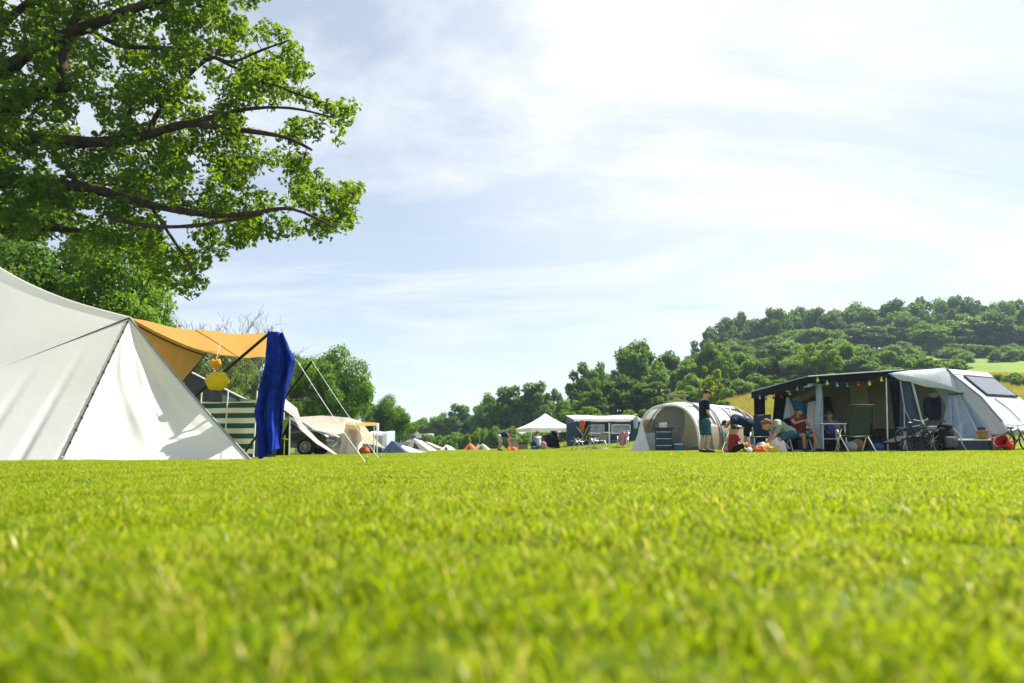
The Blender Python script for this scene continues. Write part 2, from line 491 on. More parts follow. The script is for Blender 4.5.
def build_ground():
    rs = [0.0] + list(np.geomspace(0.4, 900, 110))
    na = 288
    vs, fs = [(0, 0, gz(0, 0))], []
    for r in rs[1:]:
        for k in range(na):
            a = 2 * math.pi * k / na
            x, y = r * math.sin(a), r * math.cos(a)
            vs.append((x, y, gz(x, y)))
    for k in range(na): fs.append((0, 1 + (k + 1) % na, 1 + k))
    for i in range(len(rs) - 2):
        for k in range(na):
            k2 = (k + 1) % na
            fs.append((1 + i * na + k, 1 + i * na + k2, 1 + (i + 1) * na + k2, 1 + (i + 1) * na + k))
    me = bpy.data.meshes.new('ground'); me.from_pydata(vs, [], fs); me.update()
    bm = bmesh.new(); bm.from_mesh(me); bmesh.ops.recalc_face_normals(bm, faces=list(bm.faces))
    if sum(f.normal.z for f in bm.faces) < 0: bmesh.ops.reverse_faces(bm, faces=list(bm.faces))
    bm.to_mesh(me); bm.free()
    me.polygons.foreach_set('use_smooth', [True] * len(me.polygons))
    return tag(new_obj('ground', me, None, [ground_material()]), kind='structure')
ground = build_ground()

# ------------------------------------------------------------------ grass: scattered tufts (stuff)
def blade_mat(name, lo, hi, dry, tcol, trans):
    m = bpy.data.materials.new(name); m.use_nodes = True
    n, l = m.node_tree.nodes, m.node_tree.links
    p = n['Principled BSDF']; out = n['Material Output']
    p.inputs['Roughness'].default_value = 0.40
    a = n.new('ShaderNodeAttribute'); a.attribute_name = 'var'
    d = n.new('ShaderNodeAttribute'); d.attribute_name = 'dry'
    sp = n.new('ShaderNodeMapRange'); sp.inputs['From Min'].default_value = .70; sp.inputs['From Max'].default_value = .85
    sp.inputs['To Min'].default_value = .03; sp.inputs['To Max'].default_value = .34
    l.new(a.outputs['Fac'], sp.inputs[0]); l.new(sp.outputs[0], p.inputs['Specular IOR Level'])
    g = n.new('ShaderNodeNewGeometry')
    t = n.new('ShaderNodeTexNoise'); t.inputs['Scale'].default_value = 1.6; t.inputs['Detail'].default_value = 6; t.inputs['Roughness'].default_value = .65
    l.new(g.outputs['Position'], t.inputs['Vector'])
    t2 = n.new('ShaderNodeTexNoise'); t2.inputs['Scale'].default_value = 2.6; t2.inputs['Detail'].default_value = 5; t2.inputs['Roughness'].default_value = .7
    l.new(g.outputs['Position'], t2.inputs['Vector'])
    r2 = n.new('ShaderNodeMapRange'); r2.inputs['From Min'].default_value = .50; r2.inputs['From Max'].default_value = .68; r2.inputs['To Max'].default_value = .6
    l.new(t2.outputs['Fac'], r2.inputs[0])
    dm = n.new('ShaderNodeMath'); dm.operation = 'MAXIMUM'; dmul = n.new('ShaderNodeMath'); dmul.operation = 'MULTIPLY'
    l.new(r2.outputs[0], dmul.inputs[0]); l.new(a.outputs['Fac'], dmul.inputs[1])
    l.new(dmul.outputs[0], dm.inputs[0]); l.new(d.outputs['Fac'], dm.inputs[1])
    r = n.new('ShaderNodeMapRange'); r.inputs['From Min'].default_value = .42; r.inputs['From Max'].default_value = .60
    l.new(t.outputs['Fac'], r.inputs[0])
    x = n.new('ShaderNodeMix'); x.data_type = 'RGBA'; x.inputs[6].default_value = (*lo, 1); x.inputs[7].default_value = (*hi, 1)
    av = n.new('ShaderNodeMath'); av.operation = 'MULTIPLY_ADD'; av.inputs[1].default_value = 0.45
    l.new(a.outputs['Fac'], av.inputs[0])
    mr = n.new('ShaderNodeMath'); mr.operation = 'MULTIPLY'; mr.inputs[1].default_value = 0.55; l.new(r.outputs[0], mr.inputs[0]); l.new(mr.outputs[0], av.inputs[2])
    l.new(av.outputs[0], x.inputs[0])
    y = n.new('ShaderNodeMix'); y.data_type = 'RGBA'; l.new(x.outputs[2], y.inputs[6]); y.inputs[7].default_value = (*dry, 1); l.new(dm.outputs[0], y.inputs[0])
    l.new(y.outputs[2], p.inputs['Base Color'])
    tr = n.new('ShaderNodeBsdfTranslucent')
    z = n.new('ShaderNodeMix'); z.data_type = 'RGBA'; z.blend_type = 'MULTIPLY'; z.inputs[0].default_value = 0.0
    zz = n.new('ShaderNodeMix'); zz.data_type = 'RGBA'; zz.inputs[6].default_value = (*tcol, 1); zz.inputs[7].default_value = (*dry, 1); l.new(dm.outputs[0], zz.inputs[0])
    l.new(zz.outputs[2], tr.inputs['Color'])
    ms = n.new('ShaderNodeMixShader'); ms.inputs[0].default_value = trans
    l.new(p.outputs[0], ms.inputs[1]); l.new(tr.outputs[0], ms.inputs[2]); l.new(ms.outputs[0], out.inputs['Surface'])
    return m
M['blade'] = blade_mat('grass_blade', (0.016, 0.07, 0.0), (0.15, 0.245, 0.0), (0.58, 0.50, 0.10), (0.34, 0.45, 0.0), 0.50)
M['clover'] = blade_mat('clover_leaf', (0.015, 0.07, 0.004), (0.06, 0.15, 0.01), (0.3, 0.3, 0.1), (0.13, 0.33, 0.01), 0.4)
M['meadow_blade'] = blade_mat('meadow_grass_blade', (0.14, 0.18, 0.015), (0.28, 0.26, 0.03), (0.40, 0.29, 0.09), (0.38, 0.40, 0.02), 0.4)

def tuft_mesh(name, seed, n, rad, hmin, hmax, w, segs, dryp, lean=0.5):
    rg = np.random.default_rng(seed)
    vs, fs, var, dry = [], [], [], []
    for _ in range(n):
        a = rg.uniform(0, 2 * math.pi); r = rad * math.sqrt(rg.uniform())
        bx, by = r * math.cos(a), r * math.sin(a)
        h = rg.uniform(hmin, hmax); d = rg.uniform(0, 2 * math.pi); ln = h * lean * rg.uniform(0.1, 1.3)
        ux, uy = math.cos(d), math.sin(d)
        fa = d + math.pi / 2 + rg.normal(0, .5); wx, wy = math.cos(fa), math.sin(fa)
        ww = w * rg.uniform(.6, 1.3)
        v_ = rg.uniform(); dr = 1.0 if rg.uniform() < dryp else 0.25 * rg.uniform() ** 3
        b = len(vs)
        for i in range(segs + 1):
            t = i / segs
            px = bx + ux * ln * t * t; py = by + uy * ln * t * t; pz = h * t * (1 - .18 * t * lean) - .006
            hw = ww * .5 * (1 - t ** 2.2) if i < segs else 0
            if i < segs:
                vs += [(px - wx * hw, py - wy * hw, pz), (px + wx * hw, py + wy * hw, pz)]; var += [v_, v_]; dry += [dr, dr]
            else:
                vs.append((px, py, pz)); var.append(v_); dry.append(dr)
        for i in range(segs):
            q = b + 2 * i
            fs.append((q, q + 1, q + 3, q + 2) if i < segs - 1 else (q, q + 1, q + 2))
    me = bpy.data.meshes.new(name); me.from_pydata(vs, [], fs)
    me.attributes.new('var', 'FLOAT', 'POINT').data.foreach_set('value', np.array(var, np.float32))
    me.attributes.new('dry', 'FLOAT', 'POINT').data.foreach_set('value', np.array(dry, np.float32))
    me.polygons.foreach_set('use_smooth', [True] * len(me.polygons))
    me.update()
    return me

def scatter(name, pts, protos, scale, seed):
    """ONE object of stuff: geometry nodes put a tuft on every point."""
    rg = np.random.default_rng(seed)
    coll = bpy.data.collections.new(name + '_tufts')
    for p in protos: coll.objects.link(p)
    me = bpy.data.meshes.new(name); N = len(pts)
    me.from_pydata([tuple(p) for p in pts], [], [])
    me.attributes.new('rz', 'FLOAT', 'POINT').data.foreach_set('value', rg.uniform(0, 6.283, N).astype(np.float32))
    me.attributes.new('sc', 'FLOAT', 'POINT').data.foreach_set('value', np.asarray(scale, np.float32))
    me.attributes.new('pi', 'INT', 'POINT').data.foreach_set('value', rg.integers(0, len(protos), N).astype(np.int32))
    ng = bpy.data.node_groups.new(name + '_scatter', 'GeometryNodeTree')
    ng.interface.new_socket('Geometry', in_out='INPUT', socket_type='NodeSocketGeometry')
    ng.interface.new_socket('Geometry', in_out='OUTPUT', socket_type='NodeSocketGeometry')
    n, l = ng.nodes, ng.links
    gi, go = n.new('NodeGroupInput'), n.new('NodeGroupOutput')
    iop = n.new('GeometryNodeInstanceOnPoints')
    ci = n.new('GeometryNodeCollectionInfo'); ci.inputs['Collection'].default_value = coll
    ci.inputs['Separate Children'].default_value = True; ci.inputs['Reset Children'].default_value = True
    def named(nm, ty):
        q = n.new('GeometryNodeInputNamedAttribute'); q.data_type = ty; q.inputs['Name'].default_value = nm; return q.outputs['Attribute']
    cx = n.new('ShaderNodeCombineXYZ')
    l.new(named('rz', 'FLOAT'), cx.inputs['Z'])
    l.new(gi.outputs[0], iop.inputs['Points']); l.new(ci.outputs[0], iop.inputs['Instance'])
    iop.inputs['Pick Instance'].default_value = True
    l.new(named('pi', 'INT'), iop.inputs['Instance Index']); l.new(cx.outputs[0], iop.inputs['Rotation'])
    l.new(named('sc', 'FLOAT'), iop.inputs['Scale'])
    l.new(iop.outputs[0], go.inputs[0])
    o = new_obj(name, me)
    md = o.modifiers.new('scatter', 'NODES'); md.node_group = ng
    return tag(o, kind='stuff')

def proto_objs(name, k, matname, **kw):
    out = []
    for i in range(k):
        me = tuft_mesh(name, 100 + i * 7 + len(name), **kw); me.materials.append(M[matname])
        out.append(bpy.data.objects.new(name, me))
    return out

def wedge_points(seed, y0, y1, dens, tan=0.83, pad=1.2):
    rg = np.random.default_rng(seed)
    n = int(dens * ((tan * y1 + pad) * 2) * (y1 - y0))
    y = rg.uniform(y0, y1, n); x = rg.uniform(-(tan * y1 + pad), tan * y1 + pad, n)
    k = (np.abs(x) < tan * np.abs(y) + pad) & (x * x + y * y > 0.12)
    return [(a, b, gz(a, b)) for a, b in zip(x[k], y[k])], rg

p1, rg = wedge_points(1, 0.15, 3.6, 560)
sc1 = [max(.5, .85 + .25 * rg.uniform() + .75 * noise.noise(Vector((p[0] * 3.2, p[1] * 3.2, 0)))) for p in p1]
p2, rg = wedge_points(2, 3.5, 12, 110)
sc2 = [max(.6, rg.uniform(.8, 1.15) + .5 * noise.noise(Vector((p[0] * 1.3, p[1] * 1.3, 3)))) for p in p2]
p3, rg = wedge_points(3, 11.8, 62, 9)
# no grass under the ground sheet of the awning
AWN = [gp(806, 19.75), gp(928, 20.2), gp(908, 23.4), gp(798, 25.0), gp(772, 23.4)]
def under_sheet(x, y):
    c = False
    for i in range(5):
        a, d = AWN[i], AWN[(i + 1) % 5]
        if (a.y > y) != (d.y > y) and x < (d.x - a.x) * (y - a.y) / (d.y - a.y) + a.x: c = not c
    return c
p3 = [p for p in p3 if not under_sheet(p[0], p[1])]
sc3 = rg.uniform(.8, 1.25, len(p3))
scatter('short_lawn_grass', p1, proto_objs('grass_tuft', 8, 'blade', n=44, rad=.055, hmin=.012, hmax=.044, w=.0045, segs=3, dryp=.06, lean=.85), sc1, 11)
p0, rg = wedge_points(9, 0.2, 2.4, 130)
p0 = [p for p in p0 if noise.noise(Vector((p[0] * 3.2, p[1] * 3.2, 0))) > -.1]
scatter('tall_lawn_grass', p0, proto_objs('grass_clump', 6, 'blade', n=16, rad=.05, hmin=.03, hmax=.062, w=.0055, segs=4, dryp=.08, lean=.7), rg.uniform(.7, 1.15, len(p0)), 15)
pw, rg = wedge_points(10, 0.3, 5.0, 60)
pw = [p for p in pw if noise.noise(Vector((p[0] * 1.7, p[1] * 1.7, 5))) > .02]
scatter('clover_leaves', pw, proto_objs('clover_tuft', 5, 'clover', n=14, rad=.045, hmin=.014, hmax=.032, w=.013, segs=4, dryp=.0, lean=1.5), rg.uniform(.7, 1.2, len(pw)), 16)
scatter('lawn_grass', p2, proto_objs('grass_tuft', 6, 'blade', n=100, rad=.11, hmin=.012, hmax=.036, w=.006, segs=2, dryp=.06, lean=1.0), sc2, 12)
scatter('distant_lawn_grass', p3, proto_objs('grass_tuft', 5, 'blade', n=170, rad=.33, hmin=.014, hmax=.04, w=.014, segs=1, dryp=.05, lean=.9), sc3, 13)
# rough grass of the hill meadows
rg = np.random.default_rng(5)
mpts = []
for _ in range(16000):
    y = rg.uniform(46, 130); x = rg.uniform(-.02, .95) * y
    z = gz(x, y)
    if 1.2 < z < 12 and y < 118: mpts.append((x, y, z))
scatter('rough_meadow_grass', mpts, proto_objs('meadow_tuft', 5, 'meadow_blade', n=60, rad=.6, hmin=.12, hmax=.5, w=.03, segs=1, dryp=.3, lean=.5), rg.uniform(.5, 1.2, len(mpts)), 14)

# ------------------------------------------------------------------ trees
def leaf_cloud(name, centres, rng_, n_leaf, size, mats, lobed=False, droop=0.15):
    """centres: list of (Vector, radius). Leaves spread through the outer part of every clump."""
    vs, fs, var = [], [], []
    wsum = sum(r * r for _, r in centres)
    for c, r in centres:
        k = max(4, int(n_leaf * r * r / wsum))
        cv = rng_.uniform(-.16, .16)
        for _ in range(k):
            d = rng_.normal(size=3); d /= np.linalg.norm(d) + 1e-9
            rr = r * (0.5 + 0.5 * rng_.uniform() ** .6) * (1 + .16 * math.sin(d[0] * 7 + d[1] * 5 + d[2] * 6 + c.x * 3))
            px, py, pz = c.x + d[0] * rr, c.y + d[1] * rr, c.z + d[2] * rr * .85
            nrm = Vector(d * .7 + rng_.normal(size=3) * .6 + np.array((0, 0, .45))).normalized()
            a, b = frame_of(nrm); t = rng_.uniform(0, 6.283)
            a, b = a * math.cos(t) + b * math.sin(t), b * math.cos(t) - a * math.sin(t)
            s = size * rng_.uniform(.6, 1.35)
            o = Vector((px, py, pz)); q = len(vs)
            v_ = min(1, max(0, rng_.uniform() * .75 + .12 + cv))
            if lobed:
                prof = LOBES
                vs.append(o - nrm * s * .12)
                for (lx, ly) in prof: vs.append(o + a * lx * s + b * ly * s + nrm * (s * .10 * math.cos(lx * 5)))
                m_ = len(prof)
                fs += [(q, q + 1 + i, q + 1 + (i + 1) % m_) for i in range(m_)]
                var += [v_] * (m_ + 1)
            else:
                vs += [o - a * s * .5, o - b * s * .32 + nrm * s * .08, o + a * s * .55, o + b * s * .34 + nrm * s * .05]
                fs.append((q, q + 1, q + 2, q + 3)); var += [v_] * 4
    me = bpy.data.meshes.new(name); me.from_pydata([tuple(v) for v in vs], [], fs)
    me.attributes.new('var', 'FLOAT', 'POINT').data.foreach_set('value', np.array(var, np.float32))
    for m_ in mats: me.materials.append(m_)
    me.update()
    return me

LOBES = []
for k in range(5):
    a = R(-100 + k * 50) + math.pi / 2
    L = (.42, .52, .60, .52, .42)[k]
    LOBES.append((L * math.cos(a), L * math.sin(a)))
    if k < 4:
        a2 = a + R(25); LOBES.append((.27 * math.cos(a2), .27 * math.sin(a2)))
LOBES.append((-.06, -.22)); LOBES.insert(0, (.06, -.22))

def tree_proto(name, label, cat, seed, H, W, leafm, n_leaf, size, bark='bark', trunk_h=0.16, shape=1.0, n_lobes=34, group=None, shrub=False):
    rg = np.random.default_rng(seed)
    root = thing(name, label, cat, group=group)
    cz = H * (trunk_h + (1 - trunk_h) * .5); hz = H * (1 - trunk_h) * .5
    centres = []
    for i in range(n_lobes):
        d = rg.normal(size=3); d /= np.linalg.norm(d)
        q = rg.uniform(.15, .98) ** .6
        zz = d[2] * q
        wid = W * .5 * (1 - max(0, zz) ** 2 * .45 * shape)
        c = Vector((d[0] * q * wid, d[1] * q * wid, cz + zz * hz))
        centres.append((c, W * rg.uniform(.075, .185)))
    me = leaf_cloud(name + '_crown', centres, rg, n_leaf, size, [M[leafm]])
    crown = new_obj('crown' if not shrub else 'foliage', me, root)
    mb = MB()
    tr = H * .022 if not shrub else H * .02
    top = H * .62
    bend = rg.uniform(-.04, .04, 4) * H
    path = [V(0, 0, -.15), V(bend[0] * .2, bend[1] * .2, H * trunk_h), V(bend[0] * .7, bend[1] * .7, H * .4), V(bend[2], bend[3], top)]
    mb.tube(path, [tr * 1.35, tr, tr * .7, tr * .25], 8)
    for i in range(9):
        c, r = centres[int(rg.integers(len(centres)))]
        t = rg.uniform(.35, .95)
        b = lerp(path[1], path[2], t) if t < .7 else lerp(path[2], path[3], t - .5)
        mb.tube([b, lerp(b, c, .5) + V(0, 0, -.02 * H), c], [tr * .42, tr * .26, tr * .08], 5)
    mb.build('trunk', M[bark], root, smooth='all')
    return root

def proto_dims(H, W): return H, W

class Kind:
    def __init__(s, *a, **k): s.a, s.k, s.used, s.root = a, k, False, None
    def put(s, x, y, height, width=None, label=None, group=None, rz=None, cat=None, sink=0.0):
        H, W = s.a[4], s.a[5]
        if s.root is None:
            s.root = tree_proto(*s.a, **s.k)
        sc = (1, 1, 1)
        sz = height / H; sx = (width / W) if width else sz
        rz = rz if rz is not None else random.uniform(0, 6.28)
        loc = (x, y, gz(x, y) - sink)
        if not s.used:
            s.used = True; r = s.root
            r.location = loc; r.rotation_euler = (0, 0, rz); r.scale = (sx, sx, sz)
            if label: r['label'] = label
            if group: r['group'] = group
        else:
            r = dup(s.root, loc, rz, label, group, (sx, sx, sz))
        if group is None and 'group' in r: del r['group']
        return r

random.seed(7)
K = {}

K['round'] = [Kind('broadleaf_tree', 'x', 'tree', 20 + i, 10, 9, 'leaf_mid', 12000, .5, n_lobes=62) for i in range(3)]
K['dark'] = [Kind('broadleaf_tree', 'x', 'tree', 40 + i, 11, 8, 'leaf_dark', 12000, .5, n_lobes=62, shape=.7) for i in range(3)]
K['pale'] = [Kind('pale_tree', 'x', 'tree', 60 + i, 8, 7, 'leaf_pale', 7000, .36, n_lobes=34) for i in range(2)]
K['fine'] = [Kind('broadleaf_tree', 'x', 'tree', 110 + i, 7, 7, 'leaf_mid', 34000, .18, n_lobes=44) for i in range(2)]
K['finepale'] = [Kind('pale_tree', 'x', 'tree', 120 + i, 7, 6, 'leaf_pale', 40000, .15, n_lobes=44, shape=.5, trunk_h=.05) for i in range(1)]
K['finedark'] = [Kind('broadleaf_tree', 'x', 'tree', 130 + i, 7, 7, 'leaf_dark', 40000, .16, n_lobes=44, trunk_h=.06) for i in range(1)]
K['sapling'] = [Kind('young_tree', 'x', 'tree', 70 + i, 5, 3, 'leaf_yellow', 3200, .28, n_lobes=26, shape=1.3) for i in range(2)]
K['bush'] = [Kind('hedge_bush', 'x', 'bush', 80 + i, 3, 4.2, 'leaf_mid', 5200, .27, trunk_h=.02, n_lobes=26, shrub=True, shape=.4) for i in range(2)]
K['palebush'] = [Kind('hedge_bush', 'x', 'bush', 90 + i, 3, 4.2, 'leaf_pale', 5200, .25, trunk_h=.02, n_lobes=26, shrub=True, shape=.4) for i in range(2)]

def tree_at(kind, px, row, Y, wpx, label, group=None):
    top = at(px, row, Y)
    g = gz(top.x, Y)
    h = max(1.2, top.z - g)
    w = max(.8, wpx * Y / FPX)
    return random.choice(K[kind]).put(top.x, Y, h * 1.02, w, label, group)

# skyline of the wooded hill (pixel, row)
SKY = [(560, 404), (575, 384), (600, 366), (625, 352), (655, 349), (670, 356), (690, 346), (700, 337), (730, 322), (770, 313), (830, 308), (880, 305), (940, 302), (970, 300), (1000, 305), (1040, 308), (1100, 306), (1180, 310)]
def skyrow(px):
    for (a, ra), (b, rb) in zip(SKY, SKY[1:]):
        if a <= px <= b: return ra + (rb - ra) * (px - a) / (b - a)
    return SKY[-1][1]
GH = 'trees of the wood on the hill crest'
px = 694
while px < 1160:
    tree_at(random.choice(['dark', 'round', 'dark']), px, skyrow(px) + random.uniform(-5, 7), random.uniform(186, 208), random.uniform(26, 52),
            'dark broadleaf tree in the wood along the hill crest', GH)
    px += random.uniform(13, 19)
GM = 'trees of the wood on the upper hillside'
for base, Y0, Y1, px0, px1 in ((18, 170, 186, 690, 1160), (38, 122, 138, 690, 1040), (54, 106, 118, 680, 950)):
    px = px0
    while px < px1:
        r_ = skyrow(px) + base + random.uniform(-7, 7)
        if not (px > 860 and base > 30):
            tree_at(random.choice(['round', 'round', 'dark', 'pale'] if base > 30 else ['round', 'dark', 'dark']), px, r_, random.uniform(Y0, Y1), random.uniform(36, 58),
                    'green broadleaf tree in the wood on the upper hillside', GM)
        px += random.uniform(17, 26)
GL = 'trees at the foot of the wooded hill'
px = 690
while px < 900:
    tree_at(random.choice(['round', 'dark', 'round']), px, 363 + random.uniform(-10, 8) - (8 if px < 800 else 0), random.uniform(92, 102), random.uniform(34, 50),
            'rounded green tree at the foot of the wooded hill', GL)
    px += random.uniform(20, 28)
# bushes and hedge bands across the right slope
GF = 'bushes below the trees at the foot of the hill'
px = 686
while px < 905:
    tree_at(random.choice(['bush', 'bush', 'bush', 'palebush']), px, 380 + random.uniform(-5, 5) - (px - 690) * .03, random.uniform(84, 90), random.uniform(24, 38),
            'dark green bush at the foot of the wooded hill, above the yellow meadow', GF)
    px += random.uniform(13, 20)
GN = 'bushes hiding the left end of the bright hill meadow'
for k in range(26):
    px = random.uniform(838, 956); Y = random.uniform(106, 128)
    tree_at(random.choice(['bush', 'bush', 'palebush']), px, lerp(346, 364, (px - 838) / 118) + random.uniform(-4, 4), Y, random.uniform(18, 32), 'green bush hiding the left end of the bright hill meadow', GN)
GO = 'scrub bushes on the dry slope right of the caravan roof'
for px in (998, 1008, 1019, 1032, 1046, 1060, 1015, 1027):
    tree_at('palebush', px, 372 + random.uniform(0, 8), random.uniform(76, 92), random.uniform(9, 16), 'low pale scrub bush on the dry slope behind the caravan', GO)
GB = 'bushes in the hedge bands above the bright meadow'
for k in range(64):
    px = random.uniform(845, 1110); t = random.choice([0, .1, .5, .6, 1.0])
    Y = 148 + 22 * t
    row = 447 - (gz((px - 512) / FPX * Y, Y) + 2.8 - CAMH) * FPX / Y + random.uniform(-2.5, 2.5)
    tree_at(random.choice(['bush', 'bush', 'palebush', 'bush']), px, row, Y, random.uniform(15, 32), 'low green bush in the hedge bands above the bright meadow', GB)
# the tall trees left of the hill, each placed on its own
for kind, px, row, Y, w, lab in (
    ('dark', 583, 366, 92, 40, 'dark tree on the left shoulder of the wood, above the caravan awnings'),
    ('round', 600, 363, 98, 34, 'slim rounded tree on the skyline beside the tall double crowned tree'),
    ('round', 637, 346, 94, 52, 'tallest rounded tree on the skyline left of the hill'),
    ('dark', 668, 353, 100, 36, 'narrow dark tree on the skyline between the tallest tree and the hill'),
    ('dark', 618, 378, 80, 46, 'dark full tree below the tallest skyline tree'),
    ('dark', 652, 384, 76, 52, 'wide dark tree behind the dome tent roof'),
    ('dark', 596, 392, 78, 40, 'dark low tree behind the blue grey awning'),
    ('round', 570, 402, 82, 36, 'bright rounded tree behind the white gazebo peak'),
    ('dark', 552, 391, 105, 22, 'small dark tree between two larger ones behind the gazebo'),
    ('dark', 535, 384, 100, 40, 'dark tree, taller of the pair left of the gazebo peak'),
    ('dark', 507, 388, 100, 44, 'dark tree, lower and wider of the pair left of the gazebo peak'),
    ('round', 487, 399, 112, 30, 'rounded tree at the left foot of the dark pair'),
    ('dark', 462, 405, 118, 36, 'middle tree of the far tree line'),
    ('round', 443, 413, 125, 30, 'low tree in the far tree line left of its middle tree'),
    ('round', 424, 421, 140, 30, 'lowest and farthest rounded tree of the far tree line'),
    ('round', 690, 386, 78, 40, 'green tree behind the standing man'),
    ('pale', 676, 400, 70, 26, 'pale bushy tree above the wooden frame'),
): tree_at(kind, px, row, Y, w, lab)
tree_at('sapling', 709, 363, 62, 24, 'young yellow green tree rising above the standing man')
tree_at('sapling', 822, 336, 84, 34, 'young yellow green tree in front of the wood, above the dark awning')
tree_at('pale', 806, 352, 88, 44, 'pale green bushy tree beside the young yellow green tree')
GS = 'shrubs of the pale hedge behind the gazebo'
for k in range(16):
    px = 432 + k * 8.5 + random.uniform(-3, 3)
    tree_at('palebush', px, 434 - (6 if 476 < px < 520 else 0) - (px > 520) * 2 + random.uniform(-2, 2), random.uniform(66, 80), random.uniform(15, 24), 'light green shrub in the low hedge behind the gazebo', GS)
GS2 = 'dark shrubs behind the blue grey awning'
for k in range(9):
    px = 566 + k * 19 + random.uniform(-4, 4)
    tree_at('bush', px, 410 + random.uniform(-4, 4), random.uniform(62, 70), random.uniform(22, 32), 'dark green shrub in the hedge behind the blue grey awning', GS2)
GFL = 'trees of the far left tree line'
for px, row, w in ((300, 420, 34), (405, 424, 26), (440, 430, 30), (385, 428, 30)):
    tree_at('round', px, row, 130, w, 'far rounded tree in the low tree line beyond the cream tent', GFL)
# left, behind the tents
tree_at('fine', 327, 349, 45, 84, 'dense green tree standing behind the cream tent')
tree_at('finedark', 290, 362, 50, 84, 'dark tree behind the blue towel')
tree_at('fine', 384, 397, 62, 46, 'rounded tree right of the dense one, over the trailer tent')
tree_at('pale', 400, 411, 70, 34, 'pale rounded tree at the end of the left tree row')
tree_at('finepale', 226, 352, 34, 90, 'light leafy bush tree seen under the tan awning')
tree_at('finedark', 256, 360, 40, 90, 'dark leafy tree seen between the awning pole and the towel')
tree_at('finepale', 112, 232, 22, 150, 'pale green tree rising behind the white tent')
tree_at('finedark', 40, 216, 24, 190, 'dark dense tree behind the white tent, below the overhanging boughs')
tree_at('finedark', -50, 190, 26, 220, 'dark dense tree beside the big trunk')
tree_at('finedark', 168, 336, 30, 90, 'low dark tree behind the awning corner of the white tent')

# ------------------------------------------------------------------ the bare tree
def bare_tree():
    base = gp(203, 24)
    root = thing('bare_tree', 'leafless tree with fine bare twigs behind the tan awning', 'tree', base)
    rg = random.Random(3)
    mb = MB()
    def grow(p, d, L, r, depth):
        n = 3
        pts = [p]; q = p.copy(); dd = d.copy()
        for i in range(n):
            dd = (dd + V(rg.uniform(-.22, .22), rg.uniform(-.22, .22), rg.uniform(-.12, .16))).normalized()
            q = q + dd * (L / n); pts.append(q.copy())
        mb.tube(pts, [r, r * .8, r * .62, r * .42], 5 if depth < 3 else 3, cap=False)
        if depth >= 7: return
        k = 3 if depth < 4 else 2
        for i in range(k):
            b = pts[rg.choice([2, 3, 3])]
            nd = (dd + V(rg.uniform(-.9, .9), rg.uniform(-.6, .6), rg.uniform(-.25, .5))).normalized()
            grow(b, nd, L * rg.uniform(.62, .84), max(.006, r * .56), depth + 1)
    for s in (-1.6, -.9, -.3, .3, .9, 1.5):
        grow(V(s * .4, rg.uniform(-.3, .3), 0), V(s * .34, rg.uniform(-.2, .2), 1).normalized(), 1.55, .055, 1)
    mb.build('branches', M['bark_grey'], root)
bare_tree()

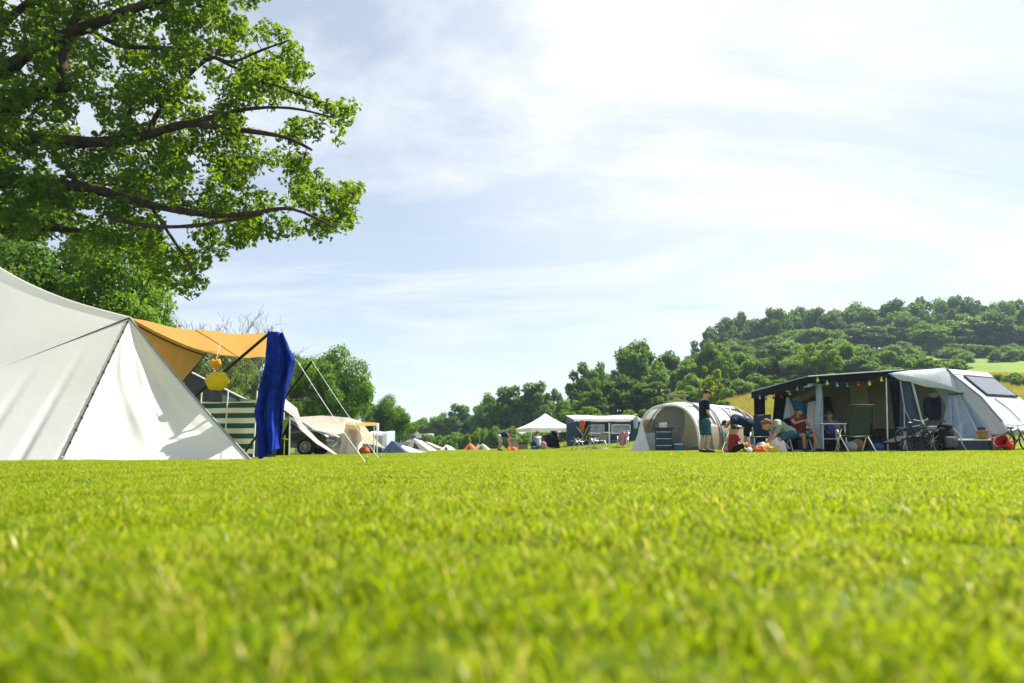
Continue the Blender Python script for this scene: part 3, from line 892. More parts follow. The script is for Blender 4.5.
# ------------------------------------------------------------------ the big overhanging tree, top left
def big_tree():
    rg = np.random.default_rng(12)
    tb = at(-215, 452, 17.5); base = V(tb.x, 17.5, gz(tb.x, 17.5))
    root = thing('overhanging_tree', 'big old broadleaf tree reaching dark boughs over the white tent', 'tree', base)
    mb = MB(base)
    fork = at(-190, 150, 17.2)
    mb.tube([base + V(0, 0, -.2), lerp(base, fork, .12), lerp(base, fork, .5) + V(.1, 0, 0), fork, at(-150, -60, 17)], [.8, .58, .48, .42, .26], 14)
    B = [  # boughs: ((px,row),...), depth from, depth to, radius from, radius to
        ([(-190, 150), (-80, 95), (0, 72), (40, 45), (85, 28), (130, 10), (165, -2), (205, -20)], 13.2, 11.8, .15, .05),
        ([(-190, 150), (-90, 135), (-20, 118), (15, 106), (48, 90), (68, 84), (62, 62), (75, 20), (96, -25)], 13.2, 12.6, .14, .06),
        ([(-190, 160), (-90, 145), (0, 139), (70, 142), (118, 141), (150, 134), (186, 124), (215, 127), (280, 136), (312, 150)], 13.2, 11.0, .15, .018),
        ([(-190, 210), (-80, 190), (20, 182), (80, 187), (110, 194), (150, 205), (190, 212), (220, 216), (252, 213), (292, 209), (335, 228)], 13.2, 10.6, .12, .014),
        ([(-190, 240), (-80, 231), (0, 229), (62, 229), (110, 235)], 13.2, 12.8, .11, .03),
        ([(110, 218), (150, 226), (190, 226), (232, 220), (262, 214)], 11.6, 11.0, .035, .02),
        ([(150, 134), (160, 110), (205, 60), (232, 62), (262, 50), (290, 40)], 12.0, 12.4, .05, .012),
        ([(85, 28), (120, 45), (160, 48), (200, 52), (240, 70), (300, 95), (335, 105)], 12.3, 13.0, .05, .012),
        ([(186, 124), (240, 110), (290, 108), (335, 118)], 11.5, 12.4, .04, .012),
        ([(118, 141), (130, 112), (132, 95)], 12.0, 12.2, .045, .02),
        ([(80, 187), (60, 160), (50, 146)], 12.4, 12.6, .04, .02),
        ([(150, 205), (170, 235), (188, 262), (196, 278)], 11.8, 11.6, .03, .01),
        ([(-100, 60), (-40, -20), (40, -80)], 13.6, 14.5, .12, .05),
        ([(-120, 100), (-20, 40), (70, -30), (140, -70)], 14.2, 15.2, .1, .04)]
    bp = []
    for pts, y0, y1, r0, r1 in B:
        n = len(pts); P = []
        for i, (a, b) in enumerate(pts):
            t = i / (n - 1)
            P.append(at(a, b, 3.0 + y0 + (y1 - y0) * t + .1 * math.sin(i * 2.1)))
        # smooth polyline
        Q, rr = [], []
        for i in range(n - 1):
            p0, p1, p2, p3 = P[max(i - 1, 0)], P[i], P[i + 1], P[min(i + 2, n - 1)]
            for s in range(4):
                t = s / 4
                q = 0.5 * (2 * p1 + (p2 - p0) * t + (2 * p0 - 5 * p1 + 4 * p2 - p3) * t * t + (3 * p1 - p0 - 3 * p2 + p3) * t ** 3)
                Q.append(q); rr.append(1.5 * (r0 + (r1 - r0) * ((i + t) / (n - 1)) ** .85))
        Q.append(P[-1]); rr.append(1.4 * r1)
        rr = [r * (1 + .12 * math.sin(k * 1.7)) for k, r in enumerate(rr)]
        mb.tube(Q, rr, 9)
        bp += [(q, r) for q, r in zip(Q, rr)]
    # leaf clumps inside the crown's outline
    OUT = [(-200, -170), (262, -170), (285, -60), (282, 0), (276, 28), (298, 52), (312, 80), (322, 98), (344, 96), (354, 106), (346, 126), (340, 142), (318, 152), (322, 168), (340, 178), (358, 190),
           (368, 212), (364, 230), (332, 228), (298, 232), (268, 240), (250, 246), (226, 252), (208, 262), (202, 282), (184, 292), (160, 282), (140, 262), (105, 246), (60, 236), (0, 232), (-200, 225)]
    def inside(x, y):
        c = False; n = len(OUT)
        for i in range(n):
            (x1, y1), (x2, y2) = OUT[i], OUT[(i + 1) % n]
            if (y1 > y) != (y2 > y) and x < (x2 - x1) * (y - y1) / (y2 - y1) + x1: c = not c
        return c
    cl = []
    tries = 0
    while len(cl) < 2300 and tries < 30000:
        tries += 1
        x, y = rg.uniform(-200, 365), rg.uniform(-110, 295)
        if not inside(x, y): continue
        Y = rg.uniform(14, 20) if x < 230 else rg.uniform(14.2, 18.2)
        g = noise.noise(Vector((x * .032, y * .032, Y * .45)))
        if g < (-.26 if x < 170 else -.13 if x < 240 else -.05): continue
        cl.append(at(x, y, Y))
    nodes = [q for q, _ in bp]
    arr = np.array([tuple(q) for q in nodes])
    order = sorted(cl, key=lambda c: np.min(np.sum((arr - np.array(tuple(c))) ** 2, axis=1)))
    tw = MB(base)
    lst = [tuple(q) for q in nodes]
    arr = np.array(lst)
    for c in order:
        d = np.sqrt(np.sum((arr - np.array(tuple(c))) ** 2, axis=1))
        j = int(np.argmin(d)); o = Vector(arr[j]); L = d[j]
        if L > .12:
            mid = lerp(o, c, .5) + V(rg.uniform(-.1, .1), rg.uniform(-.1, .1), rg.uniform(-.02, .12)) * L
            r_ = min(.02, .006 + .009 * L)
            tw.tube([o, mid, c], [r_, r_ * .7, .004], 4, cap=False)
            arr = np.vstack([arr, np.array([tuple(mid), tuple(c)])])
    cents = [(c, rg.uniform(.16, .34)) for c in cl]
    me = leaf_cloud('overhanging_tree_crown', [(c - base, r) for c, r in cents], rg, 76000, .15, [M['leaf_big']], lobed=True)
    mb.build('trunk', M['bark'], root, smooth='all')
    tw.build('twigs', M['bark'], root)
    new_obj('crown', me, root)
big_tree()

# ================================================================== the white tent on the left
def patch(mb, fn, nu, nv): mb.grid(fn, nu, nv)

def white_tent():
    C = at(130, 318, 10.6); D = gp(62, 9.0); Rr = gp(253, 9.6); L = at(-120, 412, 9.9); Lb = gp(-150, 8.9)
    P = at(-60, 226, 12.2)
    base = gp(60, 9.5)
    root = thing('canvas_tent', 'large white canvas tent with peaked roof and dark seams, left edge of the lawn', 'tent', base)
    for q in (D, Rr, Lb): q.z -= .02
    def roof(u, v):                      # u from L (0) to C (1) along the eave, v up to the peak
        e = lerp(L, C, u) + V(0, 0, -.10 * math.sin(math.pi * u) * 0)
        p = lerp(e, P, v)
        s = math.sin(math.pi * v)
        return p + V(0, .02, -.26 * s - .03 * math.sin(math.pi * u) * (1 - v))
    mb = MB(base); patch(mb, roof, 30, 24)
    mb.build('roof_panel', M['canvas'], root, smooth='all')
    def wall(u, v):                      # u from left to the seam C-D, v from ground up to the eave
        p = lerp(lerp(Lb, D, u), lerp(L, C, u), v)
        f = (1 - v) ** 1.5
        x = p.x
        fold = .045 * f * max(0, math.sin(x * 9.5 + 1.2 * v + .8 * math.sin(x * 2))) ** 3 * (1 if u > .3 else .6)
        return p + V(0, -.05 * math.sin(math.pi * v) * math.sin(math.pi * u) * 0 + fold, .01) + V(0, .02, 0) * math.sin(7 * u + 3 * v) * v * (1 - v)
    mb = MB(base); patch(mb, wall, 120, 30)
    mb.build('wall_panel', M['canvas'], root, smooth='all')
    def flap(u, v):                      # triangle C, D, R
        g = lerp(D, Rr, u)
        p = lerp(g, C, v)
        w = (1 - v)
        edge = math.sin(math.pi * u)
        folds = .055 * edge * math.sin(math.pi * v) * (math.sin(9 * u + 4.5 * v) ** 5) + .028 * edge * math.sin(26 * u * (0.6 + .4 * w) + 2 * v) * v * w * 2
        belly = .10 * math.sin(math.pi * v) * edge
        return p + V(0, belly + folds, -.05 * math.sin(math.pi * v) * u ** 3)
    mb = MB(base); patch(mb, flap, 60, 46)
    mb.build('side_flap', M['canvas'], root, smooth='all')
    # far side of the tent
    Cb = at(168, 352, 13.6); Pb = P + V(-1.2, 1.4, -.2); Gb = gp(120, 13.4); Gl = gp(-190, 14)
    mb = MB(base)
    mb.grid(lambda u, v: lerp(lerp(P, C, u), lerp(Pb, Cb, u), v) + V(0, 0, -.26 * math.sin(math.pi * u)), 16, 8)
    mb.grid(lambda u, v: lerp(lerp(Pb, Cb, u) + V(0, 0, -.26 * math.sin(math.pi * u)), lerp(Gl, Gb, u), v), 12, 8)
    mb.build('rear_panel', M['canvas'], root, smooth='all')
    # seams: reinforced cords with eyelets
    s = MB(base)
    n = 26
    sp = [lerp(D, C, i / n) + V(0, -.012, 0) + V(0, .02, 0) * math.sin(math.pi * i / n) * 0 for i in range(n + 1)]
    s.tube(sp, [.012] * (n + 1), 6)
    for i in range(3, n, 2):
        s.ell(sp[i], (.02, .014, .026) if i % 4 else (.026, .018, .034), 8, 6)
    s.build('laced_seam', M['rope_dark'], root)
    s = MB(base); s.tube([lerp(L, C, i / 12) + V(0, -.02, -.03 * math.sin(math.pi * i / 12)) for i in range(13)], .011, 6); s.build('eave_cord', M['rope_dark'], root)
    s = MB(base); s.tube([flap(1, i / 20) + V(.004, -.006, 0) for i in range(21)], .016, 6); s.build('edge_binding', M['mid_grey'], root)
    s = MB(base); s.tube([roof(1, i / 20) + V(0, -.004, .012) for i in range(21)], .012, 6); s.build('ridge_binding', M['canvas'], root)
    # tan awning on the right
    T = at(270, 334, 10.2); B = at(207, 353, 13.4); E = at(275, 357, 13.2); Q = gp(118, 12.2)
    def awn(u, v):                        # u outward, v towards the far side
        p = lerp(lerp(C, T, u), lerp(B, E, u), v)
        return p + V(0, 0, -.07 * math.sin(math.pi * u) * (1 - .4 * v) - .05 * math.sin(math.pi * v) + .012 * math.sin(14 * u + 3 * v))
    mb = MB(base); patch(mb, awn, 40, 20); mb.build('awning', M['tan_canvas'], root, smooth='all')
    mb = MB(base)
    mb.grid(lambda u, v: lerp(lerp(C, B, u) + V(0, 0, -.05 * math.sin(math.pi * u)), lerp(C, Q, u) , v) + V(.05 * math.sin(math.pi * u) * math.sin(math.pi * v), 0, 0), 16, 16)
    mb.build('inner_side_panel', M['tan_canvas'], root, smooth='all')
    s = MB(base)
    s.tube([lerp(C, B, i / 10) + V(.02, 0, -.065 - .05 * math.sin(math.pi * i / 10)) for i in range(11)], .014, 6)
    s.tube([awn(.48 + .06 * math.sin(3 * i / 10), i / 10) + V(0, 0, -.012) for i in range(11)], .006, 5)
    s.build('awning_seam', M['rope_dark'], root)
    for a, b, r in ((B + V(0, 0, .03), Q + V(0, 0, -.05), .022), (T + V(0, 0, .02), gp(118, 12.0) + V(0, 0, -.05), .024), (at(312, 361, 11.4), gp(238, 11.8) + V(0, 0, -.05), .02)):
        s = MB(base); s.bar(a, b, r, 10); s.build('pole', M['pole_dark'], root, smooth=True)
    s = MB(base); s.bar(T + V(.02, .02, .12), gp(262, 10.5) + V(0, 0, -.05), .016, 10); s.build('pole', M['alu'], root, smooth=True)
    G1, G2 = gp(366, 8.7), gp(380, 10.6)
    H1, H2 = at(298, 362, 10.1), at(312, 361, 11.4)
    for a, b in ((T + V(0, 0, .05), H1), (H1, G1), (H2, G2)):
        s = MB(base); s.tube([lerp(a, b, i / 8) + V(0, 0, -.03 * math.sin(math.pi * i / 8)) for i in range(9)], .0042, 6); s.build('guy_rope', M['rope_white'], root)
    for g in (G1, G2, D, Rr):
        s = MB(base); s.bar(g + V(.02, -.02, .07), g + V(-.02, .03, -.15), .008, 6); s.ell(g + V(.02, -.02, .07), .014, 8, 6); s.build('peg', M['alu'], root)
    return T, H1, base
T_, H1_, tent_base = white_tent()

def towel():
    g = gp(266, 10.2)
    LE = [(0, 268, 331), (.08, 267, 341), (.28, 263, 366), (.5, 257.5, 393), (.66, 254, 413), (.8, 257, 432), (1, 259, 459.5)]
    RE = [(0, 284, 333), (.14, 291, 350), (.24, 296, 361), (.34, 293, 371), (.48, 288, 386), (.62, 284, 404), (.8, 282, 425), (1, 279, 448)]
    def ed(T, v):
        for q, r in zip(T, T[1:]):
            if v <= r[0]: break
        k = sstep(0, 1, (v - q[0]) / (r[0] - q[0])) * .5 + .5 * (v - q[0]) / (r[0] - q[0])
        return at(lerp(q[1], r[1], k), lerp(q[2], r[2], k), 10.1)
    def f(u, v):
        p = lerp(ed(LE, v), ed(RE, v), u)
        nz_ = noise.noise
        k = min(1, .35 + 2 * v)
        y = .24 * k * nz_(V(u * 4.6 + .4 * math.sin(3 * v), v * .9, 3.1)) + .10 * k * nz_(V(u * 9 + .6 * math.sin(3 * v), v * 1.3, 7.7)) + .012 * nz_(V(u * 12, v * 7, 1.3))
        e = (1 - abs(2 * u - 1)) ** .5
        x = .05 * nz_(V(u * 3, v * 5, 9.2)) * e + .014 * (nz_(V(v * 6, 2.2, u)) + .3 * nz_(V(v * 17, 4.2, u))) * (1 - e)
        return p + V(x, y, .03 * nz_(V(u * 7, 1.5, 2.5)) * v)
    mb = MB(g); mb.grid(f, 90, 70)
    o = mb.build('towel', M['blue_towel'], None, smooth='all', solid=.012)
    o.location = g
    tag(o, 'long deep blue towel hung from the awning corner down to the grass', 'towel')
towel()

def yellow_toy():
    c = at(217, 381, 10.1); h = at(216, 364, 10.1)
    root = thing('inflatable_toy', 'yellow inflatable toy hanging under the tan awning', 'toy', c)
    mb = MB(c)
    n = 40
    def star(cc, r, amp, k, dz, th):
        vs = [cc + V(0, -th, 0)]
        for ring, (rr, yy) in enumerate(((.55, -th * .85), (.92, -th * .4), (1, 0), (.92, th * .4), (.55, th * .85))):
            for i in range(n):
                t = 2 * math.pi * i / n
                q = r * rr * (1 + amp * math.cos(k * t + dz))
                vs.append(cc + V(q * math.cos(t) * 1.12, yy, q * math.sin(t) * .92))
        vs.append(cc + V(0, th, 0))
        fs = [(0, 1 + i, 1 + (i + 1) % n) for i in range(n)]
        for r_ in range(4):
            for i in range(n):
                i2 = (i + 1) % n
                fs.append((1 + r_ * n + i, 1 + (r_ + 1) * n + i, 1 + (r_ + 1) * n + i2, 1 + r_ * n + i2))
        Lx = len(vs) - 1
        fs += [(Lx, 1 + 4 * n + (i + 1) % n, 1 + 4 * n + i) for i in range(n)]
        return vs, fs
    mb.add(*star(c, .158, .065, 6, .5, .05)); mb.build('body', M['yellow'], root, smooth='all')
    mb = MB(c); mb.add(*star(h, .082, .13, 5, 1, .04)); mb.build('head', M['amber'], root, smooth='all')
    top = at(207, 353, 12.6)
    mb = MB(c); mb.bar(h + V(0, 0, .08), h + V(.0, .1, .32), .004, 5); mb.build('string', M['rope_white'], root)
yellow_toy()

def windbreak():
    Y = 13.4
    a, b = gp(198, Y + .3), gp(254, Y)
    root = thing('windbreak', 'green and white striped windbreak on poles under the awning', 'windbreak', a)
    h = 1.04
    mb = MB(a)
    mb.grid(lambda u, v: lerp(a, b, u) + V(0, .05 * math.sin(3 * math.pi * u) + .02 * math.sin(9 * u + 4 * v), .10 + h * v - .03 * math.sin(math.pi * u) * v), 30, 16)
    mb.build('striped_cloth', M['stripes'], root, smooth='all')
    for t in (0.0, .5, 1.0):
        p = lerp(a, b, t)
        s = MB(a); s.bar(p + V(0, -.02 + .05 * math.sin(3 * math.pi * t), -.1), p + V(0, -.02 + .05 * math.sin(3 * math.pi * t), h + .28), .014, 8); s.build('pole', M['white_metal'], root)
windbreak()

# ------------------------------------------------------------------ left, second row
def prism_tent(name, label, pts_front, pts_back, m, root_at, cat='tent'): pass

def grey_trailer_awning():
    Y = 17.0
    base = gp(225, Y)
    root = thing('camper_awning', 'dark grey camper awning with white piping behind the striped windbreak', 'awning', base)
    A0, A1 = at(186, 370, Y), at(282, 418, Y)          # front roof edge sloping down to the right
    B0, B1 = A0 + V(-.3, 1.2, .02), A1 + V(-.75, 1.2, -.05)
    G0, G1 = gp(180, Y), gp(276, Y)
    mb = MB(base); mb.poly([A0, A1, B1, B0]); mb.build('roof', M['grey_fabric'], root)
    mb = MB(base); mb.grid(lambda u, v: lerp(lerp(G0, G1, u), lerp(A0, A1, u), v) + V(0, .03 * math.sin(12 * u), 0), 20, 6); mb.build('front_wall', M['grey_fabric'], root, smooth='all')
    mb = MB(base); mb.poly([G0, A0, B0, V(B0.x, B0.y, G0.z)]); mb.poly([V(B0.x, B0.y, G0.z), B0, B1, V(B1.x, B1.y, G1.z)]); mb.build('side_wall', M['slate'], root)
    s = MB(base); s.tube([lerp(A0, A1, i / 10) + V(0, -.03, .015) for i in range(11)], .022, 6); s.build('piping', M['white_metal'], root)
    for (p0, p1, r0, r1) in ((222, 236, 394, 403), (240, 256, 397, 404)):
        w = MB(base)
        w.slab([at(p0, r0, Y - .06), at(p1, r0 + 5, Y - .06), at(p1, r1 + 4, Y - .06), at(p0, r1 + 2, Y - .06)], (0, .03, 0)); w.build('window', M['clear_vinyl'], root)
grey_trailer_awning()

def lime_shelter():
    Y = 22
    base = gp(287, Y)
    root = thing('beach_shelter', 'lime green fabric shelter with dark open front beside the dark car', 'shelter', base)
    t0, t1 = at(276, 421, Y), at(290, 419, Y); g0, g1 = gp(272, Y), gp(289, Y)
    mb = MB(base); mb.slab([t0, t1, at(281, 437, Y)], (0, .02, 0)); mb.build('flap', M['lime'], root)
    mb = MB(base); mb.poly([t0, t1, t1 + V(-.35, .9, -.2), t0 + V(-.3, .9, -.2)]); mb.poly([g1, t1, t1 + V(-.35, .9, -.2), g1 + V(-.3, .9, 0)])
    mb.poly([g0 + V(-.2, .9, 0), g1 + V(-.3, .9, 0), t1 + V(-.35, .9, -.2), t0 + V(-.3, .9, -.2)])
    mb.build('body', M['black'], root)
    for g, t in ((g0, t0), (g1, t1), (gp(284, Y - .2), at(285, 436, Y - .2))):
        s = MB(base); s.bar(g, t + V(0, -.03, .02), .016, 6); s.build('pole', M['lime'] if g is not g1 else M['white_metal'], root)
    s = MB(base); s.bar(at(277, 437, Y - .25), at(290, 440, Y - .25), .018, 6); s.build('bar', M['lime'], root)
lime_shelter()

def car():
    Y = 26.8
    base = gp(281, Y + .9)
    root = thing('parked_car', 'dark blue car parked under the draped tarpaulin', 'car', base, R(-4))
    # side outline: x along the car (front to the right), z up
    out = [(-2.1, .32), (-2.18, .62), (-2.12, .98), (-1.75, 1.10), (-1.35, 1.46), (-.5, 1.53), (.35, 1.46), (1.05, 1.02), (1.75, .90), (2.1, .74), (2.16, .48), (2.1, .28)]
    def lathe_side(y, k, inset):
        return [V(x * (1 - inset * .04), y, .28 + (z - .28) * (1 - inset * .03)) for x, z in out]
    mb = MB()
    rows = [lathe_side(y, 0, i) for y, i in ((-.82, 1.6), (-.88, 0.4), (-.9, 0), (-.6, -.2), (0, -.4), (.6, -.2), (.9, 0), (.88, .4), (.82, 1.6))]
    # narrow the cabin towards the roof
    for rw in rows:
        for q in rw:
            if q.z > 1.0: q.y *= 1 - .22 * (q.z - 1.0) / .5
    n = len(out)
    vs = [q for rw in rows for q in rw]
    fs = [(i * n + k, i * n + (k + 1) % n, (i + 1) * n + (k + 1) % n, (i + 1) * n + k) for i in range(len(rows) - 1) for k in range(n)]
    fs += [tuple(range(n)), tuple((len(rows) - 1) * n + k for k in range(n))]
    mb.add(vs, fs); mb.build('body', M['car_paint'], root, smooth=True)
    for sy in (-1, 1):
        for pts in ([(-1.25, 1.06), (-1.0, 1.38), (-.42, 1.43), (-.42, 1.06)], [(-.34, 1.06), (-.34, 1.43), (.25, 1.38), (.78, 1.06)]):
            w = MB(); w.slab([V(x, sy * (.905 - .2 * max(0, z - 1.0) / .5 * .9), z) for x, z in pts], (0, sy * .008, 0)); w.build('side_window', M['glass_dark'], root)
        w = MB(); w.slab([V(1.05, sy * .5, 1.035), V(.37, sy * .42, 1.47), V(.37, 0, 1.49), V(1.05, 0, 1.05)], (.02, 0, .02)); w.build('windscreen', M['glass_dark'], root)
        h = MB(); h.ell((1.98, sy * .66, .72), (.16, .17, .08), 12, 8, rotz(-sy * .3)); h.build('headlight', M['lamp_glass'], root, smooth='all')
        mr = MB(); mr.ell((.72, sy * 1.0, 1.05), (.07, .1, .07), 10, 8); mr.build('mirror', M['car_paint'], root, smooth='all')
        dh = MB(); dh.box((-.55, sy * .905, .93), (.16, .03, .03), bev=.008); dh.build('door_handle', M['car_paint'], root)
        for x in (-1.32, 1.32):
            A = Matrix.Rotation(R(90), 3, 'X')
            ty = MB(); ty.lathe((x, sy * .80, .33), [(.20, -.11), (.30, -.115), (.335, -.08), (.335, .08), (.30, .115), (.20, .11)], 24, ax=A)
            t = ty.build('wheel', M['tyre'], root, smooth=True)
            rm = MB()
            yy = sy * .905
            for k in range(10):
                a = 2 * math.pi * k / 10
                rm.bar(V(x, yy, .33), V(x + .20 * math.cos(a), yy, .33 + .20 * math.sin(a)), .022, 6)
            rm.tube([V(x + .20 * math.cos(q), yy, .33 + .20 * math.sin(q)) for q in [2 * math.pi * i / 24 for i in range(25)]], .018, 6, cap=False); rm.ell((x, yy, .33), (.05, .03, .05))
            rm.build('rim', M['rim'], t)
car()

def car_tarp():
    Y = 25.4
    base = gp(312, Y)
    root = thing('tarpaulin', 'pale tarpaulin with striped edge draped down over the dark car', 'tarpaulin', base)
    row = [(270, 392), (284, 398), (297, 408), (303, 424), (318, 440), (341, 457)]
    low = [(271, 404), (283, 409), (294, 417), (300, 429), (316, 443.5), (340, 458)]
    U = [at(a, b, Y + .6) for a, b in row]; Lw = [at(a, b, Y - .7 + .2 * i) for i, (a, b) in enumerate(low)]
    def f(u, v):
        s = u * (len(U) - 1); i = min(int(s), len(U) - 2); t = s - i
        p = lerp(lerp(U[i], U[i + 1], t), lerp(Lw[i], Lw[i + 1], t), v)
        return p + V(0, .04 * math.sin(9 * u), -.03 * math.sin(math.pi * v))
    for nm, v0, v1, m in (('sheet', 0, .52, 'tarp'), ('dark_band', .52, .6, 'mid_grey'), ('striped_edge', .6, .88, 'tarp_pink'), ('hem', .88, 1, 'tarp')):
        mb = MB(base); mb.grid(lambda u, v: f(u, lerp(v0, v1, v)), 40, 4); mb.build(nm, M[m], root, smooth='all')
    for a, Yp in ((290, Y), (284, Y - .6)):
        t = at(a, 412, Yp)
        s = MB(base); s.bar(gp(a + 0, Yp), t, .02, 6); s.build('pole', M['white_metal'], root)
car_tarp()

def cream_tent():
    Y = 31
    base = gp(335, Y)
    root = thing('cream_tent', 'cream ridge tent with a small tan awning over its white doorway', 'tent', base)
    F = [at(348, 420, Y - .6), at(361, 421, Y - .6)]
    ridge = [at(300, 417, Y + 1.2), at(322, 415.5, Y + .8), at(348, 417.5, Y), at(362, 422, Y)]
    front = [at(296, 440, Y - 1), at(318, 438, Y - 1.2), at(341, 436, Y - 1.4), at(349, 432, Y - 1.2)]
    ground_ = [gp(294, Y - 1.1), gp(316, Y - 1.3), gp(340, Y - 1.6), gp(352, Y - 1.6)]
    back = [q + V(.6, 2.8, -1.2) for q in ridge]
    def strip(a, b, n=14, m=6, sag=.0):
        def f(u, v):
            s = u * 3; i = min(int(s), 2); t = s - i
            return lerp(lerp(a[i], a[i + 1], t), lerp(b[i], b[i + 1], t), v) + V(0, 0, -sag * math.sin(math.pi * v))
        return f
    mb = MB(base); mb.grid(strip(ridge, front, sag=.10), 24, 8); mb.grid(strip(ridge, back, sag=.1), 24, 8); mb.build('roof', M['cream'], root, smooth='all')
    mb = MB(base); mb.grid(strip(front, ground_), 24, 6); mb.build('wall', M['cream'], root, smooth='all')
    # white door panel
    d = MB(base)
    a, b = at(346, 422, Y - 1.2), at(359, 425, Y - 1.2)
    g0, g1 = gp(339, Y - 1.8), gp(364, Y - 1.8)
    d.grid(lambda u, v: lerp(lerp(g0, g1, u), lerp(a, b, u), v) + V(0, .08 * math.sin(14 * u) * (1 - v), 0), 24, 12)
    d.build('door_panel', M['white_poly'], root, smooth='all')
    w = MB(base); p0 = at(349, 430, Y - 1.32); w.slab([at(349, 429, Y - 1.36), at(357, 430, Y - 1.36), at(359, 446, Y - 1.62), at(348, 446, Y - 1.62)], (0, .01, 0)); w.build('window', M['light_grey'], root)
    aw = MB(base)
    c = [at(345, 421.5, Y - .9), at(375, 422.5, Y - .9), at(376, 425.5, Y - 2.4), at(347, 424.5, Y - 2.4)]
    aw.grid(lambda u, v: lerp(lerp(c[0], c[1], u), lerp(c[3], c[2], u), v) + V(0, 0, -.03 * math.sin(math.pi * u)), 10, 6)
    aw.build('awning', M['tan_canvas'], root, smooth='all')
    vl = MB(base); vl.poly([at(362, 421.6, Y - .95), at(376, 422.4, Y - .95), at(376, 426, Y - .95), at(362, 425, Y - .95)]); vl.build('valance', M['tan_canvas'], root)
    for px in (374, 377):
        s = MB(base); s.bar(gp(px, Y - 2.3), at(px, 424, Y - 2.3), .025, 6); s.build('pole', M['white_metal'], root)
    s = MB(base); g = gp(377, Y - 2.6); s.grid(lambda u, v: at(376 + 3 * u, 423 + 9 * v, Y - 2.35) + V(0, .03 * math.sin(8 * u), 0), 6, 4); s.build('corner_cloth', M['white_poly'], root)
cream_tent()

def orange_bag():
    Y = 28.5
    g = gp(364, Y)
    root = thing('orange_bag', 'small orange bag lying beside the doorway of the cream tent', 'bag', g)
    mb = MB(); mb.ell((0, 0, .14), (.22, .16, .17), 14, 10); mb.ell((.12, -.05, .10), (.14, .12, .11), 12, 8); mb.build('sack', M['orange'], root, smooth='all')
    s = MB(); s.tube([V(-.12, 0, .27), V(-.05, 0, .36), V(.05, 0, .36), V(.1, 0, .27)], .012, 6); s.build('strap', M['black'], root)
orange_bag()

def box_awning(name, label, cat, Y, px0, px1, row_top, row_eave, depth, wallm, roofm, windows=(), skew=0.0, rows=None):
    """An awning tent with a flat pitched roof, a front wall and windows."""
    base = gp((px0 + px1) / 2, Y)
    root = thing(name, label, cat, base)
    e0, e1 = at(px0, row_eave, Y), at(px1, row_eave, Y)
    g0, g1 = gp(px0, Y), gp(px1, Y)
    g0.x, g1.x = e0.x, e1.x
    zt = at((px0 + px1) / 2, row_top, Y + depth).z
    b0, b1 = V(e0.x + skew, Y + depth, zt), V(e1.x + skew, Y + depth, zt)
    mb = MB(base); mb.grid(lambda u, v: lerp(lerp(e0, e1, u), lerp(b0, b1, u), v) + V(0, 0, -.05 * math.sin(math.pi * v) + .03 * math.sin(9 * u)), 16, 8)
    mb.build('roof', roofm, root, smooth='all')
    mb = MB(base); mb.grid(lambda u, v: lerp(lerp(g0, g1, u), lerp(e0, e1, u), v) + V(0, .02 * math.sin(20 * u), 0), 30, 4); mb.build('front_wall', wallm, root, smooth='all')
    mb = MB(base)
    for g, e, b in ((g0, e0, b0), (g1, e1, b1)): mb.poly([g, e, b, V(b.x, b.y, g.z)])
    mb.poly([V(b0.x, b0.y, g0.z), b0, b1, V(b1.x, b1.y, g1.z)]); mb.build('side_wall', wallm, root)
    s = MB(base); s.grid(lambda u, v: lerp(e0, e1, u) + V(0, -.05, .06 - .2 * v), 10, 1); s.build('fascia', roofm, root)
    for (a, b, r0, r1, fm) in windows:
        w = MB(base); w.slab([at(a, r0, Y - .05), at(b, r0, Y - .05), at(b, r1, Y - .05), at(a, r1, Y - .05)], (0, -.01, 0)); wo = w.build('window', M['clear_vinyl'], root)
        f = MB(base)
        cs = [at(a, r0, Y - .065), at(b, r0, Y - .065), at(b, r1, Y - .065), at(a, r1, Y - .065)]
        for i in range(4): f.bar(cs[i], cs[(i + 1) % 4], .035, 6)
        f.build('frame', fm, wo)
    return root, base

root, b_ = box_awning('trailer_tent', 'slate blue trailer tent with a flat white roof right of the cream tent', 'tent', 35, 362, 387, 431.5, 434, 2.4, M['bluish_poly'], M['white_poly'],
                      ((365, 369, 437, 446, M['light_grey']), (371, 382, 436, 447, M['light_grey'])))
s = MB(b_); s.slab([at(364, 449, 34.9), at(386, 449, 34.9), at(386, 455, 34.9), at(364, 455, 34.9)], (0, -.02, 0)); s.build('mud_flap', M['slate'], root)
s = MB(b_); s.slab([at(383, 434, 34.8), at(387.5, 433, 34.8), at(386, 447, 34.6), at(382, 452, 34.5)], (0, -.02, 0)); s.build('side_curtain', M['white_poly'], root)

